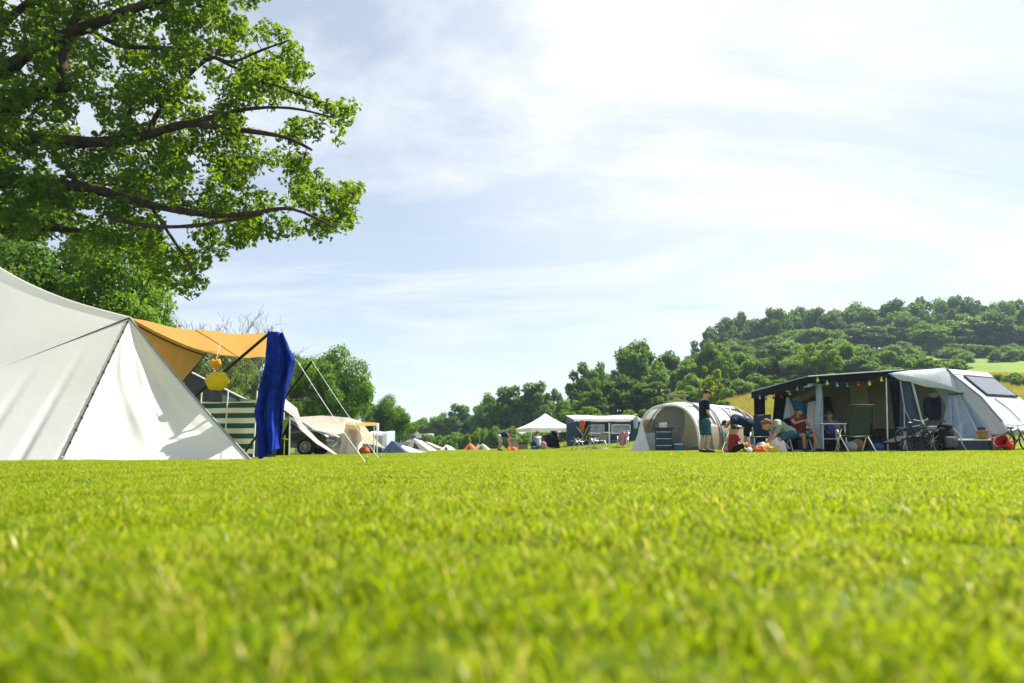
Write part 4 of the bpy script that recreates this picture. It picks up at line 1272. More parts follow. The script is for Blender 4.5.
def ridge_tent(name, label, Y, px0, px1, row, m, m2, lean=0.5, depth=2.2, cat='tent', doorm=None):
    base = gp((px0 + px1) / 2, Y)
    root = thing(name, label, cat, base)
    g0, g1 = gp(px0, Y), gp(px1, Y)
    ap = at(px0 + (px1 - px0) * lean, row, Y + .4); bk = ap + V(.2, depth, -.15)
    h0, h1 = g0 + V(.1, depth + .3, 0), g1 + V(.2, depth + .3, 0)
    mb = MB(base)
    def side(a, b, c, d):
        mb.grid(lambda u, v: lerp(lerp(a, b, u), lerp(c, d, u), v) + V(0, 0, -.08 * math.sin(math.pi * v)), 8, 8)
    side(g0, h0, ap, bk); side(g1, h1, ap, bk); mb.poly([h0, h1, bk]); mb.build('fly_sheet', m, root, smooth='all')
    f = MB(base); f.poly([g0, g1, ap]); f.build('front_panel', m2, root)
    mid = lerp(g0, g1, .5)
    d = MB(base); d.poly([lerp(g0, g1, .34) + V(0, -.03, .02), lerp(g0, g1, .66) + V(0, -.03, .02), lerp(mid, ap, .72) + V(0, -.03, 0)]); d.build('door', doorm or M['slate'], root)
    return root
ridge_tent('blue_tent', 'small dark blue tent beside the trailer tent', 32.5, 380, 406, 440.5, M['navy'], M['slate'], .45)
ridge_tent('white_tent', 'small low white tent right of the dark blue tent', 33.5, 396, 420, 445, M['white_poly'], M['white_poly'], .25, 2.0, doorm=M['light_grey'])
ridge_tent('distant_tent', 'distant white tent low behind the small blue and white tents', 55, 403, 430, 438.5, M['white_poly'], M['cream'], .4, 3.5)
ridge_tent('distant_tent', 'distant pale tan tent at the far end of the left row', 68, 416, 442, 441.5, M['cream'], M['sand'], .35, 4)
ridge_tent('distant_tent', 'tiny orange tent far away in the middle of the lawn', 60, 463, 475, 443, M['orange'], M['orange'], .5, 3)
ridge_tent('distant_tent', 'tiny cream tent far away beside the orange one', 61, 473, 488, 443.5, M['cream'], M['sand'], .6, 3)
ridge_tent('distant_tent', 'tiny pale blue tent far away left of the orange one', 60, 440, 452, 444.5, M['bluish_poly'], M['white_poly'], .5, 3)

def far_car(label, px, Y, m):
    g = gp(px, Y)
    root = thing('distant_car', label, 'car', g, R(20))
    out = [(-2, .3), (-2, .9), (-1.3, 1.0), (-.9, 1.45), (.5, 1.45), (1.1, 1.0), (1.95, .85), (2, .3)]
    mb = MB(); mb.slab([V(x, -.85, z) for x, z in out], (0, 1.7, 0)); mb.build('body', m, root, smooth=False)
    w = MB(); w.slab([V(-1.0, -.86, 1.02), V(-.75, -.86, 1.36), (.4, -.86, 1.36), (.85, -.86, 1.02)], (0, -.01, 0)); w.build('side_window', M['glass_dark'], root)
    for x in (-1.25, 1.25):
        for y in (-.8, .8):
            t = MB(); t.lathe((x, y, .32), [(.15, -.1), (.32, -.1), (.32, .1), (.15, .1)], 14, ax=Matrix.Rotation(R(90), 3, 'X')); t.build('wheel', M['tyre'], root)
far_car('grey distant car beside the far white tent', 421, 96, M['mid_grey'])
far_car('silver distant car far away before the low hedge', 458, 80, M['rim'])

def far_caravan(label, px, Y, rz, m):
    g = gp(px, Y)
    root = thing('distant_caravan', label, 'caravan', g, rz)
    mb = MB(); pr = [(-2.5, .5), (-2.55, 1.5), (-2.2, 2.4), (2.0, 2.45), (2.5, 1.6), (2.4, .5)]
    mb.slab([V(x, -1.05, z) for x, z in pr], (0, 2.1, 0)); mb.build('body', m, root)
    for x0, x1 in ((-1.9, -.9), (.5, 1.6)):
        w = MB(); w.slab([V(x0, -1.06, 1.35), V(x1, -1.06, 1.35), V(x1, -1.06, 1.95), V(x0, -1.06, 1.95)], (0, -.02, 0)); w.build('window', M['glass_dark'], root)
    d = MB(); d.slab([V(-.5, -1.06, .55), V(.15, -1.06, .55), V(.15, -1.06, 2.2), V(-.5, -1.06, 2.2)], (0, -.015, 0)); d.build('door', M['light_grey'], root)
    for s in (-1, 1):
        t = MB(); t.lathe((0, s * .95, .33), [(.12, -.1), (.33, -.1), (.33, .1), (.12, .1)], 14, ax=Matrix.Rotation(R(90), 3, 'X')); t.build('wheel', M['tyre'], root)
far_caravan('distant white caravan behind the small blue tent', 404, 104, R(12), M['white_plastic'])
far_caravan('distant cream caravan at the end of the left camping row', 420, 118, R(-15), M['cream'])

# ================================================================== right side: caravan with its dark awning
AX = V(.464, -.886, 0)        # along the caravan towards its nose
WX = V(.886, .464, 0)         # across it, away from the awning
NT = at(945, 368, 20.5)       # top of the nose on the awning side
RZ_C = math.atan2(AX.y, AX.x)

def caravan():
    g = gz(NT.x, NT.y); zt = NT.z
    base = V(NT.x, NT.y, g) - AX * 2.4 + WX * 1.1; base.z = g
    root = thing('caravan', 'white touring caravan with sloped nose window, behind the dark awning', 'caravan', base)
    def S(s, w, z): return V(NT.x, NT.y, 0) + AX * s + WX * w + V(0, 0, z)
    prof = [(-5.3, .5), (-5.35, 1.6), (-5.2, zt - .12), (-5.0, zt - .02), (-2.5, zt + .03), (-.25, zt + .03), (.05, zt - .03), (.22, zt - .22), (.94, 1.52 + g), (1.0, 1.42 + g), (1.16, 1.18 + g), (1.40, .84 + g), (1.55, .55 + g), (1.45, .42 + g)]
    ws = [(0, 0), (.03, 1), (.07, 1.3), (1.12, 1.5), (2.17, 1.3), (2.21, 1), (2.24, 0)]
    mb = MB(base); n = len(prof)
    cx_, cz_ = -1.9, 1.5
    vs = []
    for w, k in ws:
        f = 1 - .012 * (1.5 - k)
        for s, z in prof: vs.append(S(cx_ + (s - cx_) * f, w, cz_ + (z - cz_) * f))
    fs = [(i * n + k, i * n + (k + 1) % n, (i + 1) * n + (k + 1) % n, (i + 1) * n + k) for i in range(len(ws) - 1) for k in range(n)]
    fs += [tuple(range(n)), tuple((len(ws) - 1) * n + k for k in range(n))]
    mb.add(vs, fs); mb.build('body', M['shell'], root, smooth=True)
    # awning side wall, beige
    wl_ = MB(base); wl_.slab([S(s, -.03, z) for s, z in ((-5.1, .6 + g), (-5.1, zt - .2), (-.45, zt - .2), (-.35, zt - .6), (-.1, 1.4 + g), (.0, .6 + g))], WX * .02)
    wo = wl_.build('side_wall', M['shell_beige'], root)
    for s0, s1, z0, z1 in ((-4.6, -3.9, 1.25, 1.85),):
        w = MB(base); w.slab([S(s0, -.05, z0 + g), S(s1, -.05, z0 + g), S(s1, -.05, z1 + g), S(s0, -.05, z1 + g)], WX * .015); w.build('side_window', M['glass_dark'], root)
    d = MB(base); d.slab([S(-3.2, -.05, .62 + g), S(-2.55, -.05, .62 + g), S(-2.55, -.05, 2.2 + g), S(-3.2, -.05, 2.2 + g)], WX * .015); do = d.build('door', M['cream'], root)
    h = MB(base); h.box(S(-2.65, -.07, 1.3 + g), (.03, .03, .12)); h.build('handle', M['black_plastic'], do)
    # nose window on the slope
    p0, p1 = V(.22, 0, zt - .22), V(.94, 0, 1.52 + g)
    nrm = (AX * (p0.z - p1.z) + V(0, 0, 1) * (p1.x - p0.x)).normalized()
    def NS(t, w, lift): return S(lerp(.22, .94, t), w, lerp(p0.z, p1.z, t)) + nrm * lift
    w = MB(base)
    w.slab([NS(.10, .46, .03), NS(.10, 1.95, .03), NS(.90, 1.95, .03), NS(.90, .40, .03)], nrm * .02); wo = w.build('nose_window', M['glass_grey'], root)
    f = MB(base)
    cs = [NS(.07, .42, .03), NS(.07, 2.0, .03), NS(.93, 2.0, .03), NS(.93, .36, .03)]
    for i in range(4): f.bar(cs[i], cs[(i + 1) % 4], .022, 6)
    f.build('frame', M['black_plastic'], wo)
    tr = MB(base)
    tr.tube([S(.03, .02, zt + .0), S(.22, -.005, zt - .22), S(.94, -.005, 1.52 + g), S(1.16, -.005, 1.18 + g), S(1.42, .0, .8 + g)], .024, 6); tr.build('edge_trim', M['mid_grey'], root)
    tr = MB(base); tr.tube([S(.20, .06, zt - .205), S(.215, 1.12, zt - .20), S(.20, 2.2, zt - .205)], .014, 6); tr.build('brow_line', M['mid_grey'], root)
    tr = MB(base); tr.tube([S(.97, .62, 1.50 + g), S(1.09, .80, 1.31 + g), S(1.20, .90, 1.16 + g), S(1.43, .93, .84 + g)], .012, 6); tr.build('locker_seam', M['mid_grey'], root)
    for s in (-1.6,):
        for w_ in (.12, 2.12):
            A = Matrix.Rotation(RZ_C, 3, 'Z') @ Matrix.Rotation(R(90), 3, 'X')
            t = MB(base); t.lathe(S(s - 1.2, w_, .33 + g), [(.18, -.09), (.32, -.09), (.32, .09), (.18, .09)], 20, ax=A); to = t.build('wheel', M['tyre'], root)
            r_ = MB(base); r_.lathe(S(s - 1.2, w_, .33 + g), [(.02, -.10), (.19, -.10), (.19, .10), (.02, .10)], 20, ax=A); r_.build('rim', M['rim'], to)
    s = MB(base); s.bar(S(1.6, 1.12, .5 + g), S(2.7, 1.12, .45 + g), .05, 8); s.ell(S(2.7, 1.12, .47 + g), (.08, .08, .08)); s.build('tow_bar', M['mid_grey'], root)
    return S, g
CS, CG = caravan()

def caravan_awning():
    A0 = at(808, 377.5, 19.5); AL = at(752, 392.5, 23.5); Nn = NT + V(0, 0, .0) - WX * .02; Nb = Nn - AX * 5.0
    AR = lerp(A0, Nn, .68)
    base = gp(850, 20.5)
    root = thing('caravan_awning', 'dark open fronted caravan awning on poles with a silver end flap', 'awning', base)
    def roof(u, v): return lerp(lerp(A0, Nn, u), lerp(AL, Nb, u), v) + V(0, 0, -.05 * math.sin(math.pi * u) * math.sin(math.pi * v) + .02)
    mb = MB(base); mb.grid(roof, 24, 16); mb.build('roof', M['slate'], root, smooth='all', solid=.02)
    def band(a, b, h0, h1, m, name, off=V(0, -.03, 0), sag=.02):
        s = MB(base); s.grid(lambda u, v: lerp(a, b, u) + off + V(0, 0, .02 - lerp(h0, h1, u) * v - sag * math.sin(math.pi * u) * v + .012 * math.sin(40 * u) * v), 30, 3)
        return s.build(name, m, root, smooth='all')
    band(A0, lerp(A0, Nn, .70), .20, .26, M['black'], 'front_valance')
    band(AL, A0, .24, .26, M['black'], 'side_valance', V(-.03, -.01, 0))
    s = MB(base); s.tube([A0 + V(0, -.04, .03), AR + V(0, -.04, .03)], .02, 6); s.tube([AL + V(-.03, -.02, .03), A0 + V(0, -.04, .03)], .02, 6); s.build('edge_piping', M['silver_poly'], root)
    # silver end flap in front of the nose
    f = MB(base)
    fl = [at(888, 373.5, 19.9), at(944, 367, 20.4), at(964, 393, 20.15), at(930, 387, 20.0), at(903, 381, 19.9)]
    c = V(0, 0, 0)
    for q in fl: c += q / len(fl)
    c += V(0, -.06, .04)
    vs = []; fsx = []
    m_ = 6
    ring = []
    for i in range(len(fl)):
        for t in range(m_): ring.append(lerp(fl[i], fl[(i + 1) % len(fl)], t / m_))
    nn = len(ring); vs = [c]
    for k in (.35, .7, 1):
        vs += [lerp(c, q, k) + V(0, -.03 * math.sin(math.pi * k), .02 * math.sin(i * .9) * k) for i, q in enumerate(ring)]
    fsx = [(0, 1 + i, 1 + (i + 1) % nn) for i in range(nn)]
    for r_ in range(2): fsx += [(1 + r_ * nn + i, 1 + r_ * nn + (i + 1) % nn, 1 + (r_ + 1) * nn + (i + 1) % nn, 1 + (r_ + 1) * nn + i) for i in range(nn)]
    f.add(vs, fsx); f.build('end_flap', M['silver_poly'], root, smooth='all')
    # posts
    s = MB(base); s.slab([at(754, 396, 23.4), at(765, 396, 23.2), at(766, 456, 23.2), at(756, 456, 23.4)], (0, .04, 0)); s.build('corner_panel', M['black'], root)
    s = MB(base)
    s.grid(lambda u, v: lerp(lerp(at(815.5, 384, 19.75), at(822, 384, 19.7), u), lerp(gp(816.5, 19.75), gp(823, 19.7), u), v) + V(.02 * math.sin(6 * v), .05 * math.sin(9 * u + 2 * v), 0), 12, 14)
    s.build('gathered_curtain', M['bluish_poly'], root, smooth='all')
    for a, b in ((gp(819, 19.85), at(816, 380, 19.85)), (gp(888, 20.0), at(886, 378, 20.0)), (gp(757, 23.5), at(754, 394, 23.5))):
        s = MB(base); s.bar(a, b, .02, 8); s.build('pole', M['alu'], root)
    # dark side curtain, blue end panel and pale piping
    s = MB(base); s.grid(lambda u, v: lerp(lerp(at(889, 381, 20.0), at(900, 381, 20.0), u), lerp(at(897, 448, 20.3), at(900, 448, 20.2), u), v) + V(0, .04 * math.sin(9 * u), 0), 8, 8); s.build('rolled_curtain', M['black'], root, smooth='all')
    s = MB(base); s.grid(lambda u, v: lerp(lerp(at(900, 381, 20.0), at(912, 382.5, 20.05), u), lerp(gp(900, 20.0), gp(927, 20.0), u), v) + V(0, .02 * math.sin(7 * u + 3 * v), 0), 10, 10); s.build('end_panel', M['slate'], root, smooth='all')
    s = MB(base)
    s.tube([at(900, 381, 19.96), at(904, 405, 19.96), gp(905, 19.96)], .016, 6); s.tube([at(900, 381, 19.95), at(905, 410, 19.95), at(911, 422, 19.95)], .012, 6); s.tube([at(912, 382.5, 20.0), at(921, 418, 20.0), at(926, 430, 20.0)], .03, 6)
    s.build('panel_piping', M['silver_poly'], root)
    cu = MB(base)
    def curt(u, v):
        top = lerp(at(948, 394.5, 20.25), at(964, 393.5, 20.15), u)
        bot = lerp(at(943, 441, 20.0), at(1008, 444, 19.3), u)
        return lerp(top, bot, v) + V(0, .10 * math.sin(30 * u + 1.5 * v + 1.5 * math.sin(7 * u)) * (.4 + v), 0)
    cu.grid(curt, 110, 14); cu.build('end_curtain', M['bluish_poly'], root, smooth='all')
    s = MB(base); s.tube([curt(1, i / 10) + V(0, -.03, 0) for i in range(11)], .03, 6); s.tube([curt(i / 6, 0) + V(0, -.03, 0) for i in range(7)], .03, 6); s.build('curtain_edge', M['grey_fabric'], root)
    # far end wall with a gap, rolled blind
    s = MB(base); s.grid(lambda u, v: lerp(lerp(at(775, 393, 23.6), at(788, 391, 24.0), u), lerp(gp(770, 23.6), gp(800, 24.4), u), v) + V(0, .04 * math.sin(8 * u), 0), 8, 8); s.build('rear_curtain', M['navy'], root, smooth='all')
    s = MB(base); s.grid(lambda u, v: lerp(lerp(at(788, 389, 24.2), at(815, 386, 25.2), u), lerp(gp(790, 24.2), gp(815, 25.2), u), v), 8, 6); s.build('rear_wall', M['mid_grey'], root, smooth='all')
    s = MB(base); s.tube([at(795, 400, 22.6), at(806, 397, 22.2), at(815, 388, 21.8)], [.11, .13, .10], 10); s.build('rolled_blind', M['sand'], root, smooth='all')
    fl_ = MB(base); fl_.poly([p + V(0, 0, .02) for p in AWN]); fl_.build('ground_sheet', M['grey_fabric'], root)
    sk = MB(base); sk.grid(lambda u, v: CS(lerp(-5.3, 1.0, u), -.07 + .02 * math.sin(30 * u), CG - .25 + .9 * v), 40, 3); sk.build('draught_skirt', M['grey_fabric'], root, smooth='all')
    # guy lines
    for a, px, Y in ((AL, 735, 22.6),):
        s = MB(base); s.bar(a, gp(px, Y), .008, 5); s.build('guy_rope', M['rope_white'], root)
    return A0, AL, Nn
A0_, AL_, NN_ = caravan_awning()

def cloths():
    g = at(789, 405, 21.6)
    b = V(g.x, g.y, gz(g.x, g.y))
    mb = MB(g)
    mb.grid(lambda u, v: lerp(lerp(at(786.5, 397, 21.6), at(788.5, 397, 21.6), u), lerp(at(783, 420, 21.6), at(796, 414, 21.6), u), v) + V(0, .06 * math.sin(9 * u) * v, 0), 12, 10)
    o = mb.build('hanging_cloth', M['light_grey'], None, smooth='all'); o.location = g; tag(o, 'pale grey cloth hanging in a peak inside the dark awning', 'cloth')
    g2 = at(803, 404, 21.7); mb = MB(g2)
    mb.grid(lambda u, v: lerp(lerp(at(789, 398, 21.7), at(814, 404, 21.6), u), lerp(at(796, 413, 21.7), at(813, 414, 21.6), u), v) + V(0, .07 * math.sin(11 * u), -.04 * math.sin(math.pi * u)), 20, 8)
    o = mb.build('hanging_cloth', M['azure'], None, smooth='all'); o.location = g2; tag(o, 'blue cloth slung on a line inside the dark awning', 'cloth')
    g3 = at(810, 411, 21.3); mb = MB(g3)
    mb.grid(lambda u, v: lerp(lerp(at(808, 402, 21.3), at(816, 401, 21.3), u), lerp(at(806, 428, 21.3), at(817, 430, 21.3), u), v) + V(0, .05 * math.sin(9 * u), 0), 12, 10)
    o = mb.build('hanging_cloth', M['white_poly'], None, smooth='all'); o.location = g3; tag(o, 'white towel hanging beside the gathered pale curtain of the awning', 'cloth')
cloths()

def string_lights():
    root = thing('string_lights', 'string of coloured bulbs looped along the edge of the dark awning', 'string lights', V(A0_.x, A0_.y, A0_.z))
    off = V(A0_.x, A0_.y, A0_.z)
    cols = {'w': (.75, .75, .7), 'y': (.75, .65, .05), 'g': (.45, .6, .1), 'r': (.5, .03, .03), 'c': (.05, .35, .6), 'b': (.12, .14, .55), 'n': (.05, .2, .5)}
    bm_ = {k: mat('bulb_' + {'w': 'white', 'y': 'yellow', 'g': 'green', 'r': 'red', 'c': 'cyan', 'b': 'blue', 'n': 'navy'}[k], c, .25, trans=.35, var=.02) for k, c in cols.items()}
    B = [(760, 398, 'w'), (766, 398.5, 'c'), (773.5, 398, 'n'), (781.5, 397, 'r'), (790, 394, 'g'), (797.5, 389.5, 'g'), (817.5, 380.8, 'g'), (827, 384, 'g'), (837, 386, 'c'), (847, 386.5, 'b'), (858, 385.5, 'r'), (869.5, 384.3, 'y'), (881.5, 380.3, 'y'), (891.5, 375.5, 'n')]
    pts = []
    for px, py, c in B:
        if px <= 808:
            t = (px - 752) / 56; Y = AL_.y + (A0_.y - AL_.y) * t - .22
        else: Y = 19.32
        p = at(px, py, Y); pts.append(p)
        m = MB(off); m.ell(p, .042, 12, 8); m.bar(p + V(0, 0, .05), p + V(0, 0, .09), .02, 6); m.build('bulb', bm_[c], root, smooth='all')
    s = MB(off); Q = []
    for a, b in zip(pts, pts[1:]):
        for i in range(4): Q.append(lerp(a, b, i / 4) + V(0, 0, .09 - .03 * math.sin(math.pi * i / 4)))
    s.tube(Q, .007, 5); s.build('cord', M['rope_dark'], root)
string_lights()

# ------------------------------------------------------------------ camping furniture
def camp_chair(label, loc, rz, fab, frame, back=1.05, recline=.28, w=.52, group=None, pillow=None, arms=True, name='camp_chair', seat_h=.42, footrest=False, legm=None):
    legm = legm or frame
    root = thing(name, label, 'chair', loc, rz, group)
    d = .5
    # local: faces +Y
    by = -d / 2; tz = back; ty = by - recline
    s = MB(); s.grid(lambda u, v: V(lerp(-w / 2, w / 2, u), lerp(by, d / 2, v), seat_h - .03 * math.sin(math.pi * u) + .02 * v), 8, 6); s.build('seat', fab, root, smooth='all', solid=.02)
    s = MB(); s.grid(lambda u, v: V(lerp(-w / 2, w / 2, u) * (.86 + .22 * v - .1 * v * v), lerp(by, ty, v) - .05 * math.sin(math.pi * u) + .03 * math.sin(math.pi * v), lerp(seat_h + .02, tz, v)), 8, 10); s.build('backrest', fab, root, smooth='all', solid=.022)
    if pillow is not None:
        s = MB(); s.box((0, ty + .09, tz - .10), (w * .8, .08, .2), rotx(recline * .5), bev=.03); s.build('headrest', pillow, root, smooth='all')
    f = MB(); f.tube([V(-w / 2 - .015, by, seat_h), V(-w / 2 * .94, ty - .01, tz), V(w / 2 * .94, ty - .01, tz), V(w / 2 + .015, by, seat_h)], .014, 6)
    f.tube([V(-w / 2 - .015, by, seat_h), V(-w / 2 - .015, d / 2, seat_h + .02), V(w / 2 + .015, d / 2, seat_h + .02), V(w / 2 + .015, by, seat_h)], .014, 6); f.build('frame', frame, root, smooth='all')
    for sx in (-1, 1):
        x = sx * (w / 2 + .03)
        for pts in ([V(x, d / 2 - .02, 0), V(x, -.12, .62)], [V(x, by - .12, 0), V(x, .10, .62)]):
            l_ = MB(); l_.tube([pts[0], lerp(pts[0], pts[1], .5), pts[1]], .017, 6); l_.build('leg', legm, root, smooth='all')
        if arms:
            a = MB(); a.box((x, -.02, .64), (.05, .44, .03), bev=.01); a.build('armrest', M['black_plastic'], root)
    b = MB(); b.bar(V(-w / 2 - .03, by - .11, .02), V(w / 2 + .03, by - .11, .02), .012, 6); b.bar(V(-w / 2 - .03, d / 2 - .03, .02), V(w / 2 + .03, d / 2 - .03, .02), .012, 6); b.build('foot_bar', frame, root)
    if footrest:
        s = MB(); s.grid(lambda u, v: V(lerp(-w / 2, w / 2, u) * .9, lerp(d / 2, d / 2 + .55, v), seat_h + .02 - .18 * v), 4, 6); s.build('footrest', fab, root, smooth='all', solid=.02)
    return root

def camp_table(label, loc, rz, size, h, topm, legm):
    root = thing('camp_table', label, 'table', loc, rz)
    s = MB(); s.box((0, 0, h - .015), (size[0], size[1], .03), bev=.008); s.build('table_top', topm, root)
    for sx in (-1, 1):
        for sy in (-1, 1):
            l_ = MB(); l_.bar(V(sx * (size[0] / 2 - .05), sy * (size[1] / 2 - .05), 0), V(sx * (size[0] / 2 - .09), sy * (size[1] / 2 - .06), h - .03), .018, 6); l_.build('leg', legm, root)
    b = MB(); b.bar(V(-size[0] / 2 + .07, 0, h * .45), V(size[0] / 2 - .07, 0, h * .45), .012, 6); b.build('brace', legm, root)
    return root

camp_chair('tall reclining camping chair with grey green back and white legs, before the awning', gp(854, 18.9), R(8), M['olive'], M['olive'], legm=M['white_metal'], back=1.26, recline=.24, w=.74, pillow=M['black'])
camp_chair('tall navy camping chair standing left of the awning post', gp(761, 20.6), R(150), M['navy'], M['alu'], back=1.12, recline=.25, w=.52)
camp_chair('dark chair right of the grey green recliner, inside the awning', gp(873, 20.6), R(185), M['black'], M['black_plastic'], back=1.0, recline=.15, w=.5)
camp_chair('low folding chair under the man in the maroon shirt', gp(800, 20.05), R(178), M['teal'], M['white_metal'], back=.72, recline=.10, w=.5, seat_h=.40)
camp_chair('black reclining lounger chair folded low by the blue awning panel', gp(913, 18.8), R(108), M['black'], M['black_plastic'], back=.70, recline=.72, w=.55, pillow=M['light_grey'], footrest=True, seat_h=.38, name='lounger_chair')
pass
camp_table('white topped camping table under the awning beside the recliner', gp(831, 19.95), R(4), (.82, .6), .80, M['white_plastic'], M['white_metal'])

# things on the grass before the awning
def ball(label, px, Y, r, m, name='ball'):
    g = gp(px, Y); mb = MB(); mb.ell((0, 0, r * .96), r, 20, 14)
    o = mb.build(name, m, None, smooth='all'); o.location = g; return tag(o, label, 'ball')
ball('grey green ball under the tall recliner', 852, 18.75, .15, M['grey_ball'])
def sack(label, px, Y, size, m, name='bag', cat='bag', strap=True, seed=0):
    g = gp(px, Y); rg = random.Random(seed)
    root = thing(name, label, cat, g, R(rg.uniform(-20, 20)))
    mb = MB()
    n, k = 20, 10
    vs = []
    for j in range(k + 1):
        t = j / k; z = size[2] * t
        q = (math.sin(math.pi * min(1, .12 + t * .88)) ** .45)
        for i in range(n):
            a = 2 * math.pi * i / n
            nn = 1 + .14 * noise.noise(Vector((math.cos(a) * 2 + seed, math.sin(a) * 2, t * 3)))
            ca, sa = math.cos(a), math.sin(a)
            sq = 1 / max(abs(ca), abs(sa)) ** .45
            vs.append(V(size[0] / 2 * q * ca * sq * nn, size[1] / 2 * q * sa * sq * nn, z))
    fs = [(j * n + i, j * n + (i + 1) % n, (j + 1) * n + (i + 1) % n, (j + 1) * n + i) for j in range(k) for i in range(n)] + [tuple(range(n)), tuple(k * n + i for i in range(n))]
    mb.add(vs, fs); mb.build('body', m, root, smooth='all')
    if strap:
        s = MB(); s.tube([V(-size[0] * .25, 0, size[2] * .96), V(-size[0] * .15, 0, size[2] * 1.22), V(size[0] * .15, 0, size[2] * 1.22), V(size[0] * .25, 0, size[2] * .96)], .015, 6); s.build('handle', M['black'], root)
    return root
sack('blue bag on the ground inside the awning, right of the recliner', 878, 19.7, (.32, .28, .24), M['blue_plastic'], seed=1)
def backpack():
    g = gp(946, 18.9)
    root = thing('backpack', 'bulky black backpack standing beside the reclining lounger', 'backpack', g, R(15))
    mb = MB(); mb.box((0, 0, .34), (.50, .34, .62), rotx(R(-6)), bev=.11); mb.ell((.06, .02, .66), (.22, .16, .11), 14, 8); mb.build('body', M['black'], root, smooth='all')
    p = MB(); p.box((-.02, -.20, .24), (.36, .14, .30), rotx(R(-4)), bev=.05); p.build('pocket', M['grey_fabric'], root, smooth='all')
    for s in (-1, 1):
        q = MB(); q.box((s * .28, -.02, .22), (.11, .22, .26), rotz(s * .1), bev=.04); q.build('side_pocket', M['black'], root, smooth='all')
    h = MB(); h.tube([V(-.09, .02, .74), V(-.05, .02, .84), V(.06, .02, .85), V(.12, .02, .75)], .016, 6); h.build('handle', M['navy'], root, smooth='all')
    t = MB(); t.tube([V(.2, -.12, .6), V(.3, -.2, .45), V(.34, -.22, .2), V(.4, -.28, .02)], .014, 6); t.build('strap', M['light_grey'], root, smooth='all')
backpack()
sack('brown bag behind the tall recliner inside the awning', 858, 20.4, (.35, .3, .36), M['card'], seed=3)
sack('black bag standing below the white camping table', 829, 20.3, (.5, .35, .52), M['black'], seed=5)
sack('blue grey striped bag beside the navy camping chair', 763, 19.3, (.36, .3, .30), M['bluish_poly'], seed=6)
def heap(label, px, Y, size, m, seed, name='cloth_heap', cat='cloth'):
    g = gp(px, Y); mb = MB()
    def f(u, v):
        x, y = (u - .5) * size[0], (v - .5) * size[1]
        e = max(0, 1 - (abs(2 * u - 1) ** 2.6)) * max(0, 1 - (abs(2 * v - 1) ** 2.6))
        return V(x * (1 + .15 * noise.noise(Vector((u * 3 + seed, v * 3, 1)))), y, size[2] * e ** .6 * (.72 + .5 * noise.noise(Vector((u * 4 + seed, v * 4, 2)))) + .004)
    mb.grid(f, 26, 18)
    o = mb.build(name, m, None, smooth='all'); o.location = g; return tag(o, label, cat)
heap('yellow towel heaped on the grass before the stooping boy', 768, 19.1, (.62, .45, .30), M['yellow_cloth'], 1)
heap('orange cloth heaped on the grass left of the yellow towel', 759.5, 19.0, (.34, .35, .22), M['orange'], 2)
heap('white cloth heaped on the grass under the stooping boy', 778, 19.3, (.42, .35, .48), M['white_poly'], 3)
heap('pink cloth lying on the grass before the bending person in black', 752, 19.4, (.22, .25, .24), M['pink'], 4)
ball('small white ball on the grass at the child in red', 749.5, 18.6, .075, M['white_plastic'])
ball('pale ball on the grass left of the child in red', 727, 19.2, .09, M['pink'])

def bucket():
    g = gp(1008, 18.6)
    root = thing('bucket', 'red plastic bucket lying tipped on the grass below the caravan nose', 'bucket', g, R(20))
    A = roty(R(-62))
    mb = MB(); c = V(-.05, 0, .17)
    mb.lathe(c, [(.0, -.15), (.12, -.15), (.175, .17), (.185, .17), (.185, .19), (.165, .19), (.112, -.13), (.0, -.13)], 22, ax=A); mb.build('body', M['red'], root, smooth=True)
    h = MB(); h.tube([c + A @ V(.18 * math.cos(t), .18 * math.sin(t), .17 + .05 * math.sin(t)) for t in [math.pi * i / 12 for i in range(13)]], .007, 6); h.build('handle', M['white_metal'], root)
bucket()
def crate(label, px, Y, size, m, lidm, rz=0.0, lift=0.0, name='storage_box', cat='box'):
    g = gp(px, Y) + V(0, 0, lift)
    root = thing(name, label, cat, g, rz)
    mb = MB(); w, d, h = size
    t = .02
    mb.box((0, 0, h * .42), (w * .94, d * .94, h * .84), bev=min(.03, h * .15)); mb.build('body', m, root)
    l_ = MB(); l_.box((0, 0, h * .92), (w, d, h * .16), bev=min(.02, h * .06)); l_.build('lid', lidm, root)
crate('long low storage box with white lid under the pale end curtain', 966, 19.2, (1.15, .45, .32), M['slate'], M['white_plastic'], R(-14))
crate('small brown cardboard box on the white lidded storage box', 984, 18.95, (.26, .22, .22), M['card'], M['card'], R(10), .325)
crate('brown wooden box standing on the grass beside the red bucket', 996, 18.9, (.22, .25, .36), M['wood'], M['card'], R(-8))

